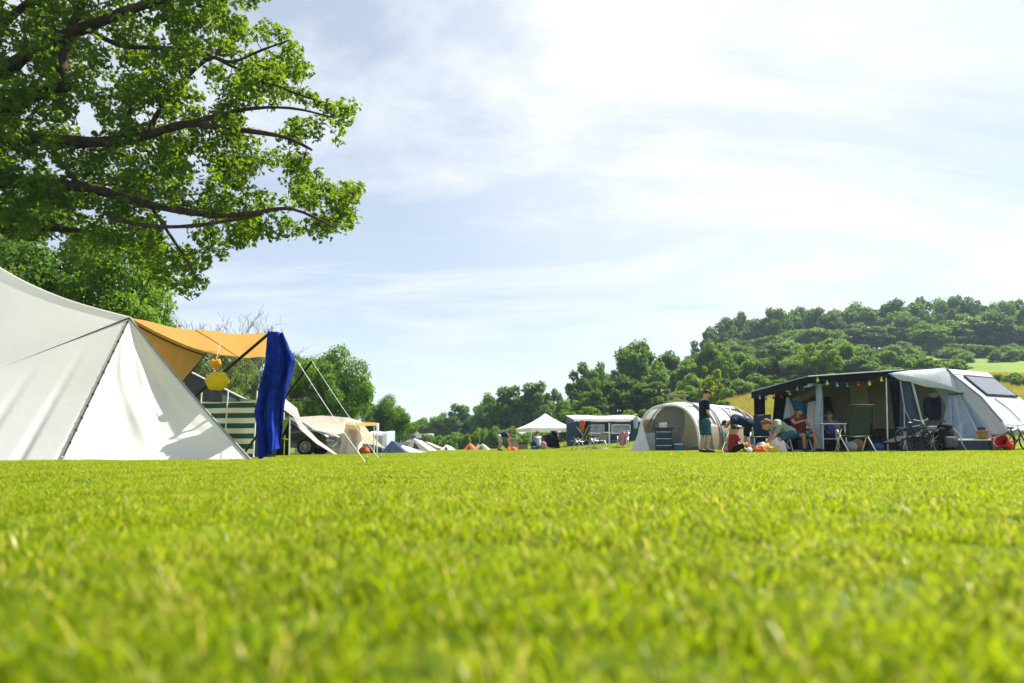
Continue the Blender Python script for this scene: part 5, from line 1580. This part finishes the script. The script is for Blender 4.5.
def bicycle(label, loc, rz, framem, wheel_r=.26, lean=.12, name='bicycle'):
    root = thing(name, label, 'bicycle', loc, rz)
    L = wheel_r * 3.0
    def T(p): return V(p.x, p.y + p.z * lean, p.z)
    r = wheel_r
    A, Bk = V(L / 2, 0, r), V(-L / 2, 0, r)
    for c in (A, Bk):
        t = MB(); t.tube([T(c + V(r * math.cos(a), 0, r * math.sin(a))) for a in [2 * math.pi * i / 28 for i in range(29)]], .022, 6, cap=False); to = t.build('wheel', M['tyre'], root, smooth='all')
        s = MB()
        for i in range(12):
            a = 2 * math.pi * i / 12; s.bar(T(c), T(c + V(r * .95 * math.cos(a), 0, r * .95 * math.sin(a))), .004, 4)
        s.ell(T(c), .03); s.build('spokes', M['alu'], to)
    bb, seat, head, hl = V(-.02, 0, r * .95), V(-.16, 0, r * 2.35), V(L / 2 - .16, 0, r * 2.4), V(L / 2 - .10, 0, r * 1.8)
    f = MB()
    for a, b in ((bb, seat), (bb, hl), (lerp(bb, seat, .85), head), (Bk, bb), (Bk, lerp(bb, seat, .85)), (head, hl), (hl, A)): f.bar(T(a), T(b), .018, 8)
    f.build('frame', framem, root, smooth=True)
    s = MB(); s.ell(T(seat + V(0, 0, .05)), (.12, .07, .035), 12, 8); s.bar(T(seat), T(seat + V(0, 0, .05)), .012); s.build('saddle', M['black_plastic'], root, smooth='all')
    h = MB(); h.bar(T(head), T(head + V(-.03, 0, .10)), .014); h.tube([T(head + V(-.06, -.24, .14)), T(head + V(-.02, -.1, .11)), T(head + V(-.02, .1, .11)), T(head + V(-.06, .24, .14))], .013, 6); h.build('handlebar', M['white_metal'], root, smooth='all')
    p = MB(); p.bar(T(bb + V(.09, .09, -.06)), T(bb + V(-.09, -.09, .06)), .012); p.box(T(bb + V(.09, .12, -.06)), (.08, .07, .02)); p.box(T(bb + V(-.09, -.12, .06)), (.08, .07, .02)); p.build('pedals', M['black_plastic'], root)
    return root
M['purple_paint'] = mat('purple_paint', (.10, .03, .12), .3, coat=.5)
bicycle('small purple child bicycle leaning below the caravan nose window', gp(1019, 18.9), R(25), M['purple_paint'], .24, .1)

bicycle('black bicycle leaning across the front of the reclining lounger and blue panel', gp(922, 18.5), R(14), M['black_plastic'], .30, .22)
def hung_jacket():
    p = at(933, 402, 20.7); root = thing('jacket', 'dark jacket hanging in the awning doorway beside the pale curtain', 'jacket', V(p.x, p.y, p.z))
    mb = MB(p)
    mb.grid(lambda u, v: p + V((u - .5) * (.30 + .16 * math.sin(math.pi * min(1, v * 1.1))), .10 * math.cos((u - .5) * 3) + .03 * math.sin(12 * u), .22 - .75 * v + -.08 * abs(u - .5) * (1 - v) * 2), 16, 12); mb.build('body', M['navy'], root, smooth='all', solid=.05)
    s = MB(p); s.ell(p + V(0, -.05, .20), (.16, .12, .09), 12, 8); s.build('hood', M['mid_grey'], root, smooth='all')
    for sx in (-1, 1):
        s = MB(p); s.tube([p + V(sx * .17, 0, .12), p + V(sx * .24, .02, -.15), p + V(sx * .22, .02, -.42)], [.07, .06, .05], 8); s.build('sleeve', M['navy'], root, smooth='all')
hung_jacket()

# ================================================================== the dome tunnel tent
def dome_tent():
    C1 = gp(668, 26.6); C5 = gp(747, 29.8)
    ax = (C5 - C1); Ln = V(ax.x, ax.y, 0).length; a = V(ax.x, ax.y, 0).normalized(); w = V(a.y, -a.x, 0)   # w points to the camera side
    root = thing('tunnel_tent', 'large grey white and sand tunnel tent with open porch, behind the standing man', 'tent', C1)
    secs = [(0.0, 1.46, 1.72), (.10, 1.50, 1.78), (.55, 1.56, 1.86), (1.0, 1.56, 1.84), (1.8, 1.54, 1.83), (2.6, 1.52, 1.80), (3.0, 1.48, 1.68), (3.7, 1.36, 1.22), (4.3, 1.15, .70), (4.75, .9, .10)]
    tot = secs[-1][0]; sc = Ln / 4.0
    def P(s, t, off=0.0):
        """s along, t 0..1 over the arch from the camera side to the far side."""
        for (s0, w0, h0), (s1, w1, h1) in zip(secs, secs[1:]):
            if s <= s1: break
        k = min(1, max(0, (s - s0) / (s1 - s0))); W = lerp(w0, w1, k) + off; H = lerp(h0, h1, k) + off
        th = math.pi * t
        c, sn = math.cos(th), math.sin(th)
        x = math.copysign(abs(c) ** .75, c) * W; z = sn ** .82 * H
        p = C1 + a * s * sc + w * x
        return V(p.x, p.y, C1.z + z)
    def shell(t0, t1, s0, s1, m, name, nu=30, nv=14, off=0.0):
        mb = MB(C1); mb.grid(lambda u, v: P(lerp(s0, s1, u), lerp(t0, t1, v), off + (-.02 * abs(math.sin(math.pi * u * 3)) if off == 0 else 0)), nu, nv)
        return mb.build(name, m, root, smooth='all')
    shell(.14, .5, 0, tot, M['light_grey'], 'upper_panel'); shell(.5, .78, 0, tot, M['white_poly'], 'roof_panel')
    shell(0, .14, 0, tot, M['sand'], 'lower_panel'); shell(.78, 1, 0, tot, M['sand'], 'rear_panel')
    shell(.36, .64, .05, 2.9, M['white_poly'], 'roof_strip', 24, 8, .03)
    for s, r_ in ((0, .05), (.5, .045), (1.05, .03), (2.6, .045), (3.05, .03)):
        mb = MB(C1); mb.tube([P(s, i / 30, .03) for i in range(31)], r_, 6); mb.build('arch_sleeve', M['mid_grey'] if s != 0 else M['white_poly'], root, smooth='all')
    # porch: inner wall, its pale lower half, door flap and low wing
    mb = MB(C1)
    mb.grid(lambda u, v: lerp(P(.55, u * .5, -.03), P(.55, 1 - u * .5, -.03), v), 12, 12); mb.build('inner_wall', M['mid_grey'], root, smooth='all')
    mb = MB(C1)
    def low(u, v):
        p = P(.12, 1, -.04); q = P(.12, 0, -.04); r = lerp(p, q, u * .46); return V(r.x, r.y, C1.z + .70 * v)
    mb.grid(low, 10, 4); mb.build('mud_wall', M['light_grey'], root)
    mb = MB(C1)
    mb.grid(lambda u, v: lerp(P(.02, .02 + .40 * v ** 1.2, .0), V(*(lerp(P(.02, 0, 0), P(.02, 1, 0), .34 - .2 * v)[:2]), C1.z + 1.5 * v), u * (1 - v * .55)) + a * (-.03 - .12 * math.sin(math.pi * v) * u), 10, 14); mb.build('door_flap', M['sand'], root, smooth='all')
    L0 = gp(630, 26.9); p1 = P(.0, .98); p2 = P(0, .74, .02)
    mb = MB(C1); mb.grid(lambda u, v: lerp(lerp(L0, gp(650, 26.2), u), lerp(p2, P(.0, .80), u), v) + V(0, .06 * math.sin(math.pi * v), -.08 * math.sin(math.pi * v) * (1 - u)), 8, 12); mb.build('porch_wing', M['white_poly'], root, smooth='all')
    # side door with dark mesh window, coloured triangles at the hem
    def tri(s0, s1, t1, m, name, sk=0.0):
        mb = MB(C1); mb.grid(lambda u, v: P(lerp(lerp(s0, s1, u), s0 + sk, v), lerp(0.0, t1, v), .012), 6, 6); return mb.build(name, m, root, smooth='all')
    tri(1.0, 1.75, .12, M['teal'], 'hem_triangle', .05); tri(2.15, 3.0, .14, M['azure'], 'hem_triangle', .1)
    dm = shell(.19, .36, 1.75, 3.25, M['mid_grey'], 'window_panel', 14, 8, .02)
    mb = MB(C1); mb.grid(lambda u, v: P(lerp(1.85, 3.25, u), lerp(lerp(.36, .22, u), .365, v), .028), 12, 6); mb.build('window_mesh', M['black'], dm, smooth='all')
    mb = MB(C1); mb.tube([P(1.72 + 1.7 * i / 16, .16 + .23 * math.sin(math.pi * min(1, .05 + i / 17)), .03) for i in range(17)], .035, 6); mb.build('door_piping', M['light_grey'], root, smooth='all')
    mb = MB(C1); mb.grid(lambda u, v: P(lerp(1.7, 3.3, u), lerp(.145, .18, v), .02), 10, 2); mb.build('light_band', M['white_poly'], root, smooth='all')
    for px, Y in ((722, 24.5),):
        mb = MB(C1); mb.bar(P(.5 if px < 700 else 2.6, .35), gp(px, Y), .007, 5); mb.build('guy_rope', M['rope_white'], root)
dome_tent()

def cool_box_stand():
    g = gp(664, 26.0)
    root = thing('camp_kitchen', 'dark camping cupboard with pots on top, in the tent porch', 'cupboard', g, R(-10))
    s = MB(); s.box((0, 0, .42), (.62, .42, .78), bev=.02); s.build('cabinet', M['slate'], root)
    for z in (.2, .45, .7):
        b = MB(); b.box((0, -.215, z), (.56, .012, .02)); b.build('shelf_edge', M['alu'], root)
    t = MB(); t.box((0, 0, .84), (.78, .46, .03), bev=.008); t.build('top', M['black_plastic'], root)
    p = thing('pot', 'pale pot standing on the dark camping cupboard', 'pot', g + V(.0, 0, .856))
    m = MB(); m.lathe((0, 0, 0), [(.0, 0), (.14, 0), (.16, .03), (.16, .2), (.15, .2), (.15, .05), (.0, .04)], 20); m.build('bowl', M['white_plastic'], p, smooth=True)
    h = MB(); h.tube([V(-.16, 0, .15), V(-.22, 0, .16), V(-.22, 0, .19)], .012, 6); h.tube([V(.16, 0, .15), V(.22, 0, .16), V(.22, 0, .19)], .012, 6); h.build('handle', M['black_plastic'], p)
cool_box_stand()
crate('small teal cool box on the grass beside the dark camping cupboard', 678, 25.8, (.32, .24, .26), M['azure'], M['white_plastic'], R(10), name='cool_box')

def goal_frame():
    Y = 44
    a, b = gp(670, Y), gp(686.5, Y)
    root = thing('wooden_frame', 'weathered wooden post frame rising behind the tunnel tent roof', 'frame', a)
    for g, px in ((a, 670.5), (b, 685.5)):
        s = MB(a); t = at(px, 394, Y); t.x = g.x; t.y = Y; s.tube([g + V(0, 0, -.1), t], .09, 8); s.build('post', M['wood'], root)
    s = MB(a); s.box((at(669, 395.5, Y) + at(687.5, 396, Y)) / 2, ((b - a).length + .3, .16, .16), bev=.02); s.build('beam', M['wood'], root)
goal_frame()

# ================================================================== gazebo and the blue grey awning
def gazebo():
    Y = 43.0
    s = 3.0; th = math.atan2(14, 45)
    f = gp(531, Y)                                    # front corner
    e1, e2 = V(math.cos(th), math.sin(th), 0), V(-math.sin(th), math.cos(th), 0)
    cs = [f, f + e1 * s, f + e1 * s + e2 * s, f + e2 * s]
    c = f + e1 * s / 2 + e2 * s / 2
    root = thing('gazebo', 'white pop up party gazebo with peaked roof on slim legs', 'gazebo', V(c.x, c.y, f.z))
    g = root.location.copy()
    zE = at(531, 427.5, Y).z; zP = at(545, 413, Y + 1.5).z
    pk = V(c.x, c.y, zP)
    E = [V(q.x, q.y, zE) for q in cs]
    mb = MB(g)
    for i in range(4):
        a, b = E[i], E[(i + 1) % 4]
        mb.grid(lambda u, v: lerp(lerp(a, b, u), pk, v) + V(0, 0, -.10 * math.sin(math.pi * v)), 8, 10)
    mb.build('roof', M['white_poly'], root, smooth='all')
    for i in range(4):
        a, b = E[i], E[(i + 1) % 4]; o = (a + b) / 2 - c; o.z = 0; o.normalize()
        v = MB(g); v.grid(lambda u, w: lerp(a, b, u) + o * .02 + V(0, 0, -(.20 + .03 * abs(math.sin(u * 6 * math.pi))) * w), 36, 2); v.build('valance', M['white_poly'], root, smooth='all')
    for q in cs:
        l_ = MB(g); i_ = lerp(q, V(c.x, c.y, q.z), .02); l_.box((i_ + V(0, 0, (zE - q.z) / 2)), (.055, .055, zE - q.z)); lo = l_.build('leg', M['white_metal'], root)
        ft = MB(g); ft.box(i_ + V(0, 0, .01), (.12, .12, .02)); ft.build('foot_plate', M['mid_grey'], lo)
gazebo()
root, b_ = box_awning('family_awning', 'long slate blue awning tent with white roof and two curtained windows', 'awning', 44, 574, 645, 415.5, 419.5, 2.6, M['slate'], M['white_poly'],
                      ((591, 604, 425, 439, M['light_grey']), (612, 630, 425, 433.5, M['white_metal'])), skew=-.3)
for a, b in ((585, 590), (605, 608)):
    s = MB(b_); s.grid(lambda u, v: lerp(lerp(at(a, 422, 43.9), at(b, 422, 43.9), u), lerp(at(a, 452, 43.9), at(b, 452, 43.9), u), v) + V(0, .06 * math.sin(10 * u) - .03, 0), 8, 6); s.build('curtain', M['navy'], root, smooth='all')
s = MB(b_); s.slab([at(608.5, 423, 43.8), at(610, 423, 43.8), at(610, 454, 43.8), at(608.5, 454, 43.8)], (0, -.04, 0)); s.build('pole', M['white_metal'], root)
s = MB(b_); s.slab([at(566, 424, 43.7), at(577, 421, 43.7), at(578, 454, 43.5), at(568, 454, 43.5)], (0, -.04, 0)); s.build('side_panel', M['slate'], root)
s = MB(b_); s.slab([at(600, 443, 43.7), at(632, 443, 43.7), at(632, 446, 43.7), at(600, 446, 43.7)], (0, -.03, 0)); s.build('hem_band', M['bluish_poly'], root)

def hang(name, label, cat, px0, px1, r0, r1, Y, m, seed=0):
    p = at((px0 + px1) / 2, r0, Y); mb = MB(p); rg = random.Random(seed); k = rg.uniform(6, 11)
    mb.grid(lambda u, v: lerp(at(px0, r0, Y), at(px1, r0, Y), u) * (1 - v) + lerp(at(px0 + .4, r1, Y), at(px1 - .8, r1 - 1, Y), u) * v + V(0, .07 * math.sin(k * u + 2 * v), .05 * math.sin(k * u) * v), 14, 12)
    o = mb.build(name, m, None, smooth='all', solid=.02); o.location = p; return tag(o, label, cat)
hang('towel', 'orange towel hung on the front of the slate blue awning', 'towel', 579.5, 585, 420.5, 432, 43.2, M['orange'], 1)
hang('towel', 'dark towel hung beside the orange towel', 'towel', 585.5, 590, 421, 438, 43.3, M['black'], 2)
hang('shirt', 'pale blue shirt hung at the right end of the slate blue awning', 'shirt', 633.5, 638.5, 417, 429, 42.8, M['bluish_poly'], 3)
hang('shirt', 'navy shirt hung behind the pale blue one', 'shirt', 631, 635, 420, 434, 43.0, M['navy'], 4)
camp_table('long white camping table before the slate blue awning', gp(607, 38.5), R(2), (2.0, .7), .78, M['white_plastic'], M['alu'])
camp_chair('tall grey green folding recliner left of the long white table', gp(578, 32), R(70), M['olive'], M['alu'], back=1.15, recline=.35, w=.7)
camp_chair('dark recliner with steep back beside the tall grey green recliner', gp(593, 33), R(-95), M['grey_fabric'], M['alu'], back=1.1, recline=.5, w=.6)
camp_chair('low grey folding chair at the long white table', gp(600, 37), R(30), M['mid_grey'], M['alu'], back=.85, recline=.2)
camp_chair('folding chair with a pink cloth over its back', gp(623, 37.3), R(160), M['mid_grey'], M['alu'], back=.9, recline=.2)
hang('towel', 'pink patterned cloth hung over a folding chair at the long table', 'towel', 619.5, 627, 432, 446, 36.9, M['pink'], 5)
camp_chair('black folding chair right of the black sheet under the gazebo', gp(560, 40.0), R(-60), M['black'], M['black_plastic'], back=1.0, recline=.2)

def black_sheet():
    Y = 40.2
    g = gp(551, Y)
    root = thing('covered_table', 'black sheet thrown over a tall table under the gazebo', 'table', g)
    def f(u, v):
        p = lerp(lerp(at(541, 437, Y), at(557, 431.5, Y), u), lerp(at(544, 446, Y), at(560, 449, Y), u), v)
        return p + V(0, -.22 * math.sin(math.pi * v) + .06 * math.sin(9 * u), .02 * math.sin(12 * u))
    mb = MB(g); mb.grid(f, 24, 10); mb.grid(lambda u, v: lerp(lerp(at(541, 437, Y), at(557, 431.5, Y), u), lerp(at(545, 434.5, Y + .7), at(558, 430.5, Y + .7), u), v), 10, 4)
    mb.build('sheet', M['black'], root, smooth='all')
    for px, t in ((544, 440), (557, 434), (549, 436)):
        s = MB(g); s.bar(gp(px, Y + .15), at(px, t, Y + .15), .025, 6); s.build('leg', M['alu'], root)
black_sheet()
sack('navy bag standing on the grass beside the gazebo front leg', 534, 41.8, (.4, .3, .55), M['navy'], seed=7)
sack('pink bag on the grass in front of the black covered table', 543.5, 39.0, (.36, .3, .48), M['pink'], seed=8)
sack('small green bag on the grass at the gazebo leg', 535, 40.2, (.5, .3, .2), M['teal'], seed=9, strap=False)
heap('orange cloth spread on the grass beside the bending person at the gazebo', 512, 38.6, (.62, .5, .26), M['orange'], 6)
crate('tan box on the grass behind the orange cloth, at the gazebo', 513, 41, (.5, .4, .7), M['sand'], M['wood'], R(15))
crate('dark low crate inside the gazebo', 523, 44.5, (.6, .5, .4), M['wood'], M['slate'], R(-10))

# ================================================================== people
def caps(mb, p0, r0, p1, r1, n=12):
    mb.ell(p0, r0, n, 8); mb.ell(p1, r1, n, 8); mb.bar(p0, p1, r0, n, r1)

def blob(name, mb, mats, parent, voxel, it=3, fold=0.0, fs=7.0):
    me = mb.mesh(name)
    tmp = bpy.data.objects.new('tmp_' + name, me); COL.objects.link(tmp)
    md = tmp.modifiers.new('r', 'REMESH'); md.mode = 'VOXEL'; md.voxel_size = voxel
    sm = tmp.modifiers.new('s', 'SMOOTH'); sm.factor = .5; sm.iterations = it
    dg = bpy.context.evaluated_depsgraph_get(); dg.update()
    me2 = bpy.data.meshes.new_from_object(tmp.evaluated_get(dg))
    bpy.data.objects.remove(tmp); bpy.data.meshes.remove(me)
    if fold:
        sd = len(bpy.data.objects) * 1.37
        for v_ in me2.vertices:
            q = v_.co
            v_.co = q + v_.normal * fold * (noise.noise(Vector((q.x * fs + sd, q.y * fs, q.z * fs * .55))) + .5 * noise.noise(Vector((q.x * fs * 2.3, q.y * fs * 2.3 + sd, q.z * fs * 1.2))))
    me2.name = name; me2.polygons.foreach_set('use_smooth', [True] * len(me2.polygons))
    me2.materials.clear()
    return new_obj(name, me2, parent, [mats])

def person(label, loc, rz, J, size=1.0, skin='skin', shirt='tee_navy', pants='shorts_blue', shoes='shoe', hair='hair_dark', pant_len=.72, sleeve=.62, look=(0, 1, -.3), long_hair=False, child=1.0, group=None):
    root = thing('person', label, 'person', loc, rz, group)
    root.scale = (size,) * 3
    j = {k: Vector(v) for k, v in J.items()}
    hs = 1.0 if child == 1.0 else 1.25
    b = MB()
    hd = j['head']; lk = Vector(look).normalized()
    rt = lk.cross(V(0, 0, 1)).normalized(); up = rt.cross(lk).normalized()
    HM = Matrix((rt, lk, up)).transposed()
    b.ell(hd, (.077 * hs, .097 * hs, .112 * hs), 16, 12, HM)
    b.ell(hd + HM @ V(0, .035, -.05) * hs, (.058 * hs, .062 * hs, .062 * hs), 12, 8, HM)
    b.ell(hd + HM @ V(0, .102, -.018) * hs, (.014 * hs, .02 * hs, .026 * hs), 8, 6, HM)          # nose
    for s in (-1, 1): b.ell(hd + HM @ V(s * .08, -.005, -.01) * hs, (.012 * hs, .024 * hs, .034 * hs), 8, 6, HM)   # ears
    caps(b, j['neck'] - V(0, 0, .02), .056, hd + HM @ V(0, -.02, -.06), .052)
    caps(b, j['pelvis'], .125, j['chest'], .135); 
    for s in ('R', 'L'):
        caps(b, j['chest'] + (j['sh' + s] - j['chest']) * .5, .10, j['sh' + s], .062)
        caps(b, j['sh' + s], .056, j['el' + s], .042); caps(b, j['el' + s], .041, j['wr' + s], .029)
        d = (j['ha' + s] - j['wr' + s]); L = d.length; d.normalize()
        # palm and five fingers
        sx = 1 if s == 'R' else -1
        side = d.cross(V(sx, 0, .2))
        if side.length < .05: side = d.cross(V(0, 0, 1))
        side.normalize(); nrm = side.cross(d).normalized()
        pc = j['wr' + s] + d * .055
        PM = Matrix((side, d, nrm)).transposed()
        b.ell(pc, (.042, .055, .018), 10, 8, PM)
        for k in range(4):
            o = (k - 1.5) * .021; fl = (.070, .080, .076, .060)[k]
            k0 = pc + side * o + d * .04; k1 = k0 + d * fl * .55 + nrm * .010; k2 = k1 + d * fl * .40 + nrm * .028
            caps(b, k0, .0095, k1, .009, 8); caps(b, k1, .009, k2, .0078, 8)
        t0 = pc + side * .035 - d * .02; t1 = t0 + side * .028 + d * .03 + nrm * .01; t2 = t1 + d * .03 + nrm * .016
        caps(b, t0, .012, t1, .0105, 8); caps(b, t1, .0105, t2, .009, 8)
        caps(b, j['hip' + s], .088, j['kn' + s], .056); caps(b, j['kn' + s], .054, lerp(j['kn' + s], j['an' + s], .35), .052); caps(b, lerp(j['kn' + s], j['an' + s], .35), .052, j['an' + s], .036)
        caps(b, j['an' + s] - V(0, 0, .01), .038, j['to' + s], .032)
    blob('body', b, M[skin], root, .0095)
    sh = MB(); caps(sh, lerp(j['pelvis'], j['chest'], .02), .148, j['chest'], .155); 
    caps(sh, j['chest'], .15, lerp(j['chest'], j['neck'], .55), .085)
    for s in ('R', 'L'):
        caps(sh, j['chest'] + (j['sh' + s] - j['chest']) * .4, .118, j['sh' + s], .078)
        caps(sh, j['sh' + s], .078, lerp(j['sh' + s], j['el' + s], sleeve), .062)
    blob('shirt', sh, M[shirt], root, .014, fold=.026)
    pn = MB(); pn.ell(j['pelvis'] - V(0, 0, .02), (.155, .14, .13), 14, 10)
    for s in ('R', 'L'):
        caps(pn, j['hip' + s], .112, lerp(j['hip' + s], j['kn' + s], pant_len), .088 if pant_len < 1 else .07)
        if pant_len >= 1: caps(pn, j['kn' + s], .072, lerp(j['kn' + s], j['an' + s], .9), .055)
    blob('trousers' if pant_len >= 1 else 'shorts', pn, M[pants], root, .014, fold=.024)
    for s in ('R', 'L'):
        so = MB(); caps(so, j['an' + s] - V(0, 0, .02), .048, j['to' + s], .044); caps(so, j['an' + s] + (j['an' + s] - j['to' + s]) * .25 - V(0, 0, .035), .036, j['to' + s], .04)
        blob('shoe', so, M[shoes], root, .012)
    h = MB(); h.ell(hd + HM @ V(0, -.018, .030) * hs, (.086 * hs, .098 * hs, .098 * hs), 16, 10, HM)
    h.ell(hd + HM @ V(0, .045, .075) * hs, (.066 * hs, .058 * hs, .042 * hs), 12, 8, HM)
    if long_hair: caps(h, hd + HM @ V(0, -.08, -.02), .06, hd + HM @ V(0, -.10, -.2), .04)
    blob('hair', h, M[hair], root, .010, fold=.016, fs=22)
    for s in (-1, 1):
        e = MB(); e.ell(hd + HM @ V(s * .032, .093, .012) * hs, (.012 * hs, .006 * hs, .007 * hs), 10, 6, HM); e.build('eye', M['eye'], root, smooth='all')
    m = MB(); m.ell(hd + HM @ V(0, .094, -.058) * hs, (.024 * hs, .008 * hs, .007 * hs), 10, 6, HM); m.build('mouth', M['lips'], root, smooth='all')
    return root

STAND = dict(pelvis=(0, 0, .96), chest=(0, .01, 1.33), neck=(0, .03, 1.49), head=(0, .10, 1.66), shR=(.185, 0, 1.41), elR=(.25, -.02, 1.12), wrR=(.22, .14, .92), haR=(.21, .20, .82),
             shL=(-.185, .02, 1.41), elL=(-.24, .03, 1.12), wrL=(-.20, .20, .95), haL=(-.18, .27, .86), hipR=(.10, 0, .90), knR=(.115, .05, .49), anR=(.12, 0, .085), toR=(.14, .16, .04),
             hipL=(-.10, 0, .90), knL=(-.105, -.03, .49), anL=(-.11, -.09, .085), toL=(-.13, .08, .04))
person('man standing in navy shirt and blue shorts, looking down at the children', gp(706, 19.5), R(-78), STAND, 1.0, look=(0, 1, -.55), shirt='tee_navy', pants='shorts_blue', pant_len=.85)

SIT_FLOOR = dict(pelvis=(0, 0, .13), chest=(0, .06, .46), neck=(0, .08, .60), head=(0, .13, .76), shR=(.165, .06, .54), elR=(.2, .2, .36), wrR=(.13, .38, .26), haR=(.1, .46, .22),
                 shL=(-.165, .06, .54), elL=(-.2, .2, .36), wrL=(-.1, .40, .26), haL=(-.07, .48, .22), hipR=(.1, .03, .12), knR=(.2, .40, .28), anR=(.06, .66, .07), toR=(.05, .80, .08),
                 hipL=(-.1, .03, .12), knL=(-.24, .38, .22), anL=(-.08, .58, .06), toL=(-.05, .73, .07))
person('child in red shirt sitting on the grass at the feet of the standing man', gp(732.5, 19.1), R(-82), SIT_FLOOR, .84, shirt='red_cloth', pants='black', look=(0, 1, -.5), child=.7, pant_len=.6)

BEND = dict(pelvis=(0, -.08, .86), chest=(0, .32, .98), neck=(0, .46, .94), head=(0, .60, .84), shR=(.18, .36, .94), elR=(.2, .44, .66), wrR=(.15, .50, .42), haR=(.13, .53, .34),
            shL=(-.18, .36, .94), elL=(-.2, .46, .66), wrL=(-.15, .54, .44), haL=(-.13, .58, .36), hipR=(.11, -.06, .82), knR=(.13, .04, .46), anR=(.13, -.06, .085), toR=(.15, .10, .04),
            hipL=(-.11, -.06, .82), knL=(-.13, .02, .46), anL=(-.13, -.08, .085), toL=(-.15, .08, .04))
person('person in dark shirt and black shorts bending down behind the child in red', gp(748, 20.1), R(72), BEND, .97, shirt='tee_navy', pants='black', look=(0, .6, -1), pant_len=.8)
STOOP = dict(pelvis=(0, -.10, .50), chest=(0, .22, .70), neck=(0, .35, .70), head=(0, .50, .71), shR=(.16, .24, .66), elR=(.18, .34, .44), wrR=(.13, .46, .28), haR=(.11, .52, .22),
             shL=(-.16, .24, .66), elL=(-.18, .36, .44), wrL=(-.12, .48, .28), haL=(-.10, .54, .22), hipR=(.1, -.06, .46), knR=(.16, .28, .36), anR=(.14, .02, .08), toR=(.16, .16, .04),
             hipL=(-.1, -.06, .46), knL=(-.16, .26, .34), anL=(-.14, 0, .08), toL=(-.16, .14, .04))
person('boy in sage green shirt stooping over the things on the grass', gp(788, 19.5), R(86), STOOP, 1.08, shirt='shirt_sage', pants='shorts_blue', hair='hair_brown', look=(0, 1, -.5), child=.8, pant_len=.8)
SIT = dict(pelvis=(0, -.05, .50), chest=(0, -.04, .86), neck=(0, 0, 1.02), head=(0, .08, 1.17), shR=(.185, -.03, .95), elR=(.24, .18, .82), wrR=(.0, .27, .90), haR=(-.08, .27, .93),
           shL=(-.185, -.03, .95), elL=(-.26, .16, .76), wrL=(-.22, .36, .56), haL=(-.2, .44, .52), hipR=(.1, 0, .47), knR=(.16, .44, .46), anR=(.13, .38, .085), toR=(.15, .54, .04),
           hipL=(-.1, 0, .47), knL=(-.20, .42, .46), anL=(-.26, .46, .085), toL=(-.30, .61, .04))
person('man in maroon vest sitting on the low chair before the awning', gp(800, 19.85), R(193), SIT, .98, skin='skin_dark', shirt='maroon', pants='teal', look=(.2, 1, -.2), sleeve=.2, pant_len=.6)
person('person in violet blue shirt sitting behind the white camping table', gp(832, 20.9), R(150), SIT, .92, shirt='shirt_blue', pants='black', hair='hair_brown', look=(.1, 1, -.5))
person('person in dark shirt and pale shorts bending beside the gazebo', gp(500, 39.2), R(-80), BEND, 1.0, shirt='navy', pants='light_grey', look=(0, .9, -.7), pant_len=.75)
person('person in pale shirt sitting on the grass inside the gazebo', gp(538.5, 42.5), R(20), SIT_FLOOR, 1.25, shirt='light_grey', pants='slate', hair='hair_brown', look=(0, 1, -.2))

# ------------------------------------------------------------------ finish: thin air
if HAZE > 0:
    hz_ = bpy.data.materials.new('haze'); hz_.use_nodes = True
    n, l = hz_.node_tree.nodes, hz_.node_tree.links; n.clear()
    o_ = n.new('ShaderNodeOutputMaterial'); pv = n.new('ShaderNodeVolumePrincipled')
    pv.inputs['Color'].default_value = (.62, .80, 1.0, 1); pv.inputs['Density'].default_value = HAZE; pv.inputs['Anisotropy'].default_value = .1
    l.new(pv.outputs[0], o_.inputs['Volume'])
    mb = MB(); mb.box((0, 0, 24), (1900, 1900, 60)); o = mb.build('haze', hz_); tag(o, kind='stuff')
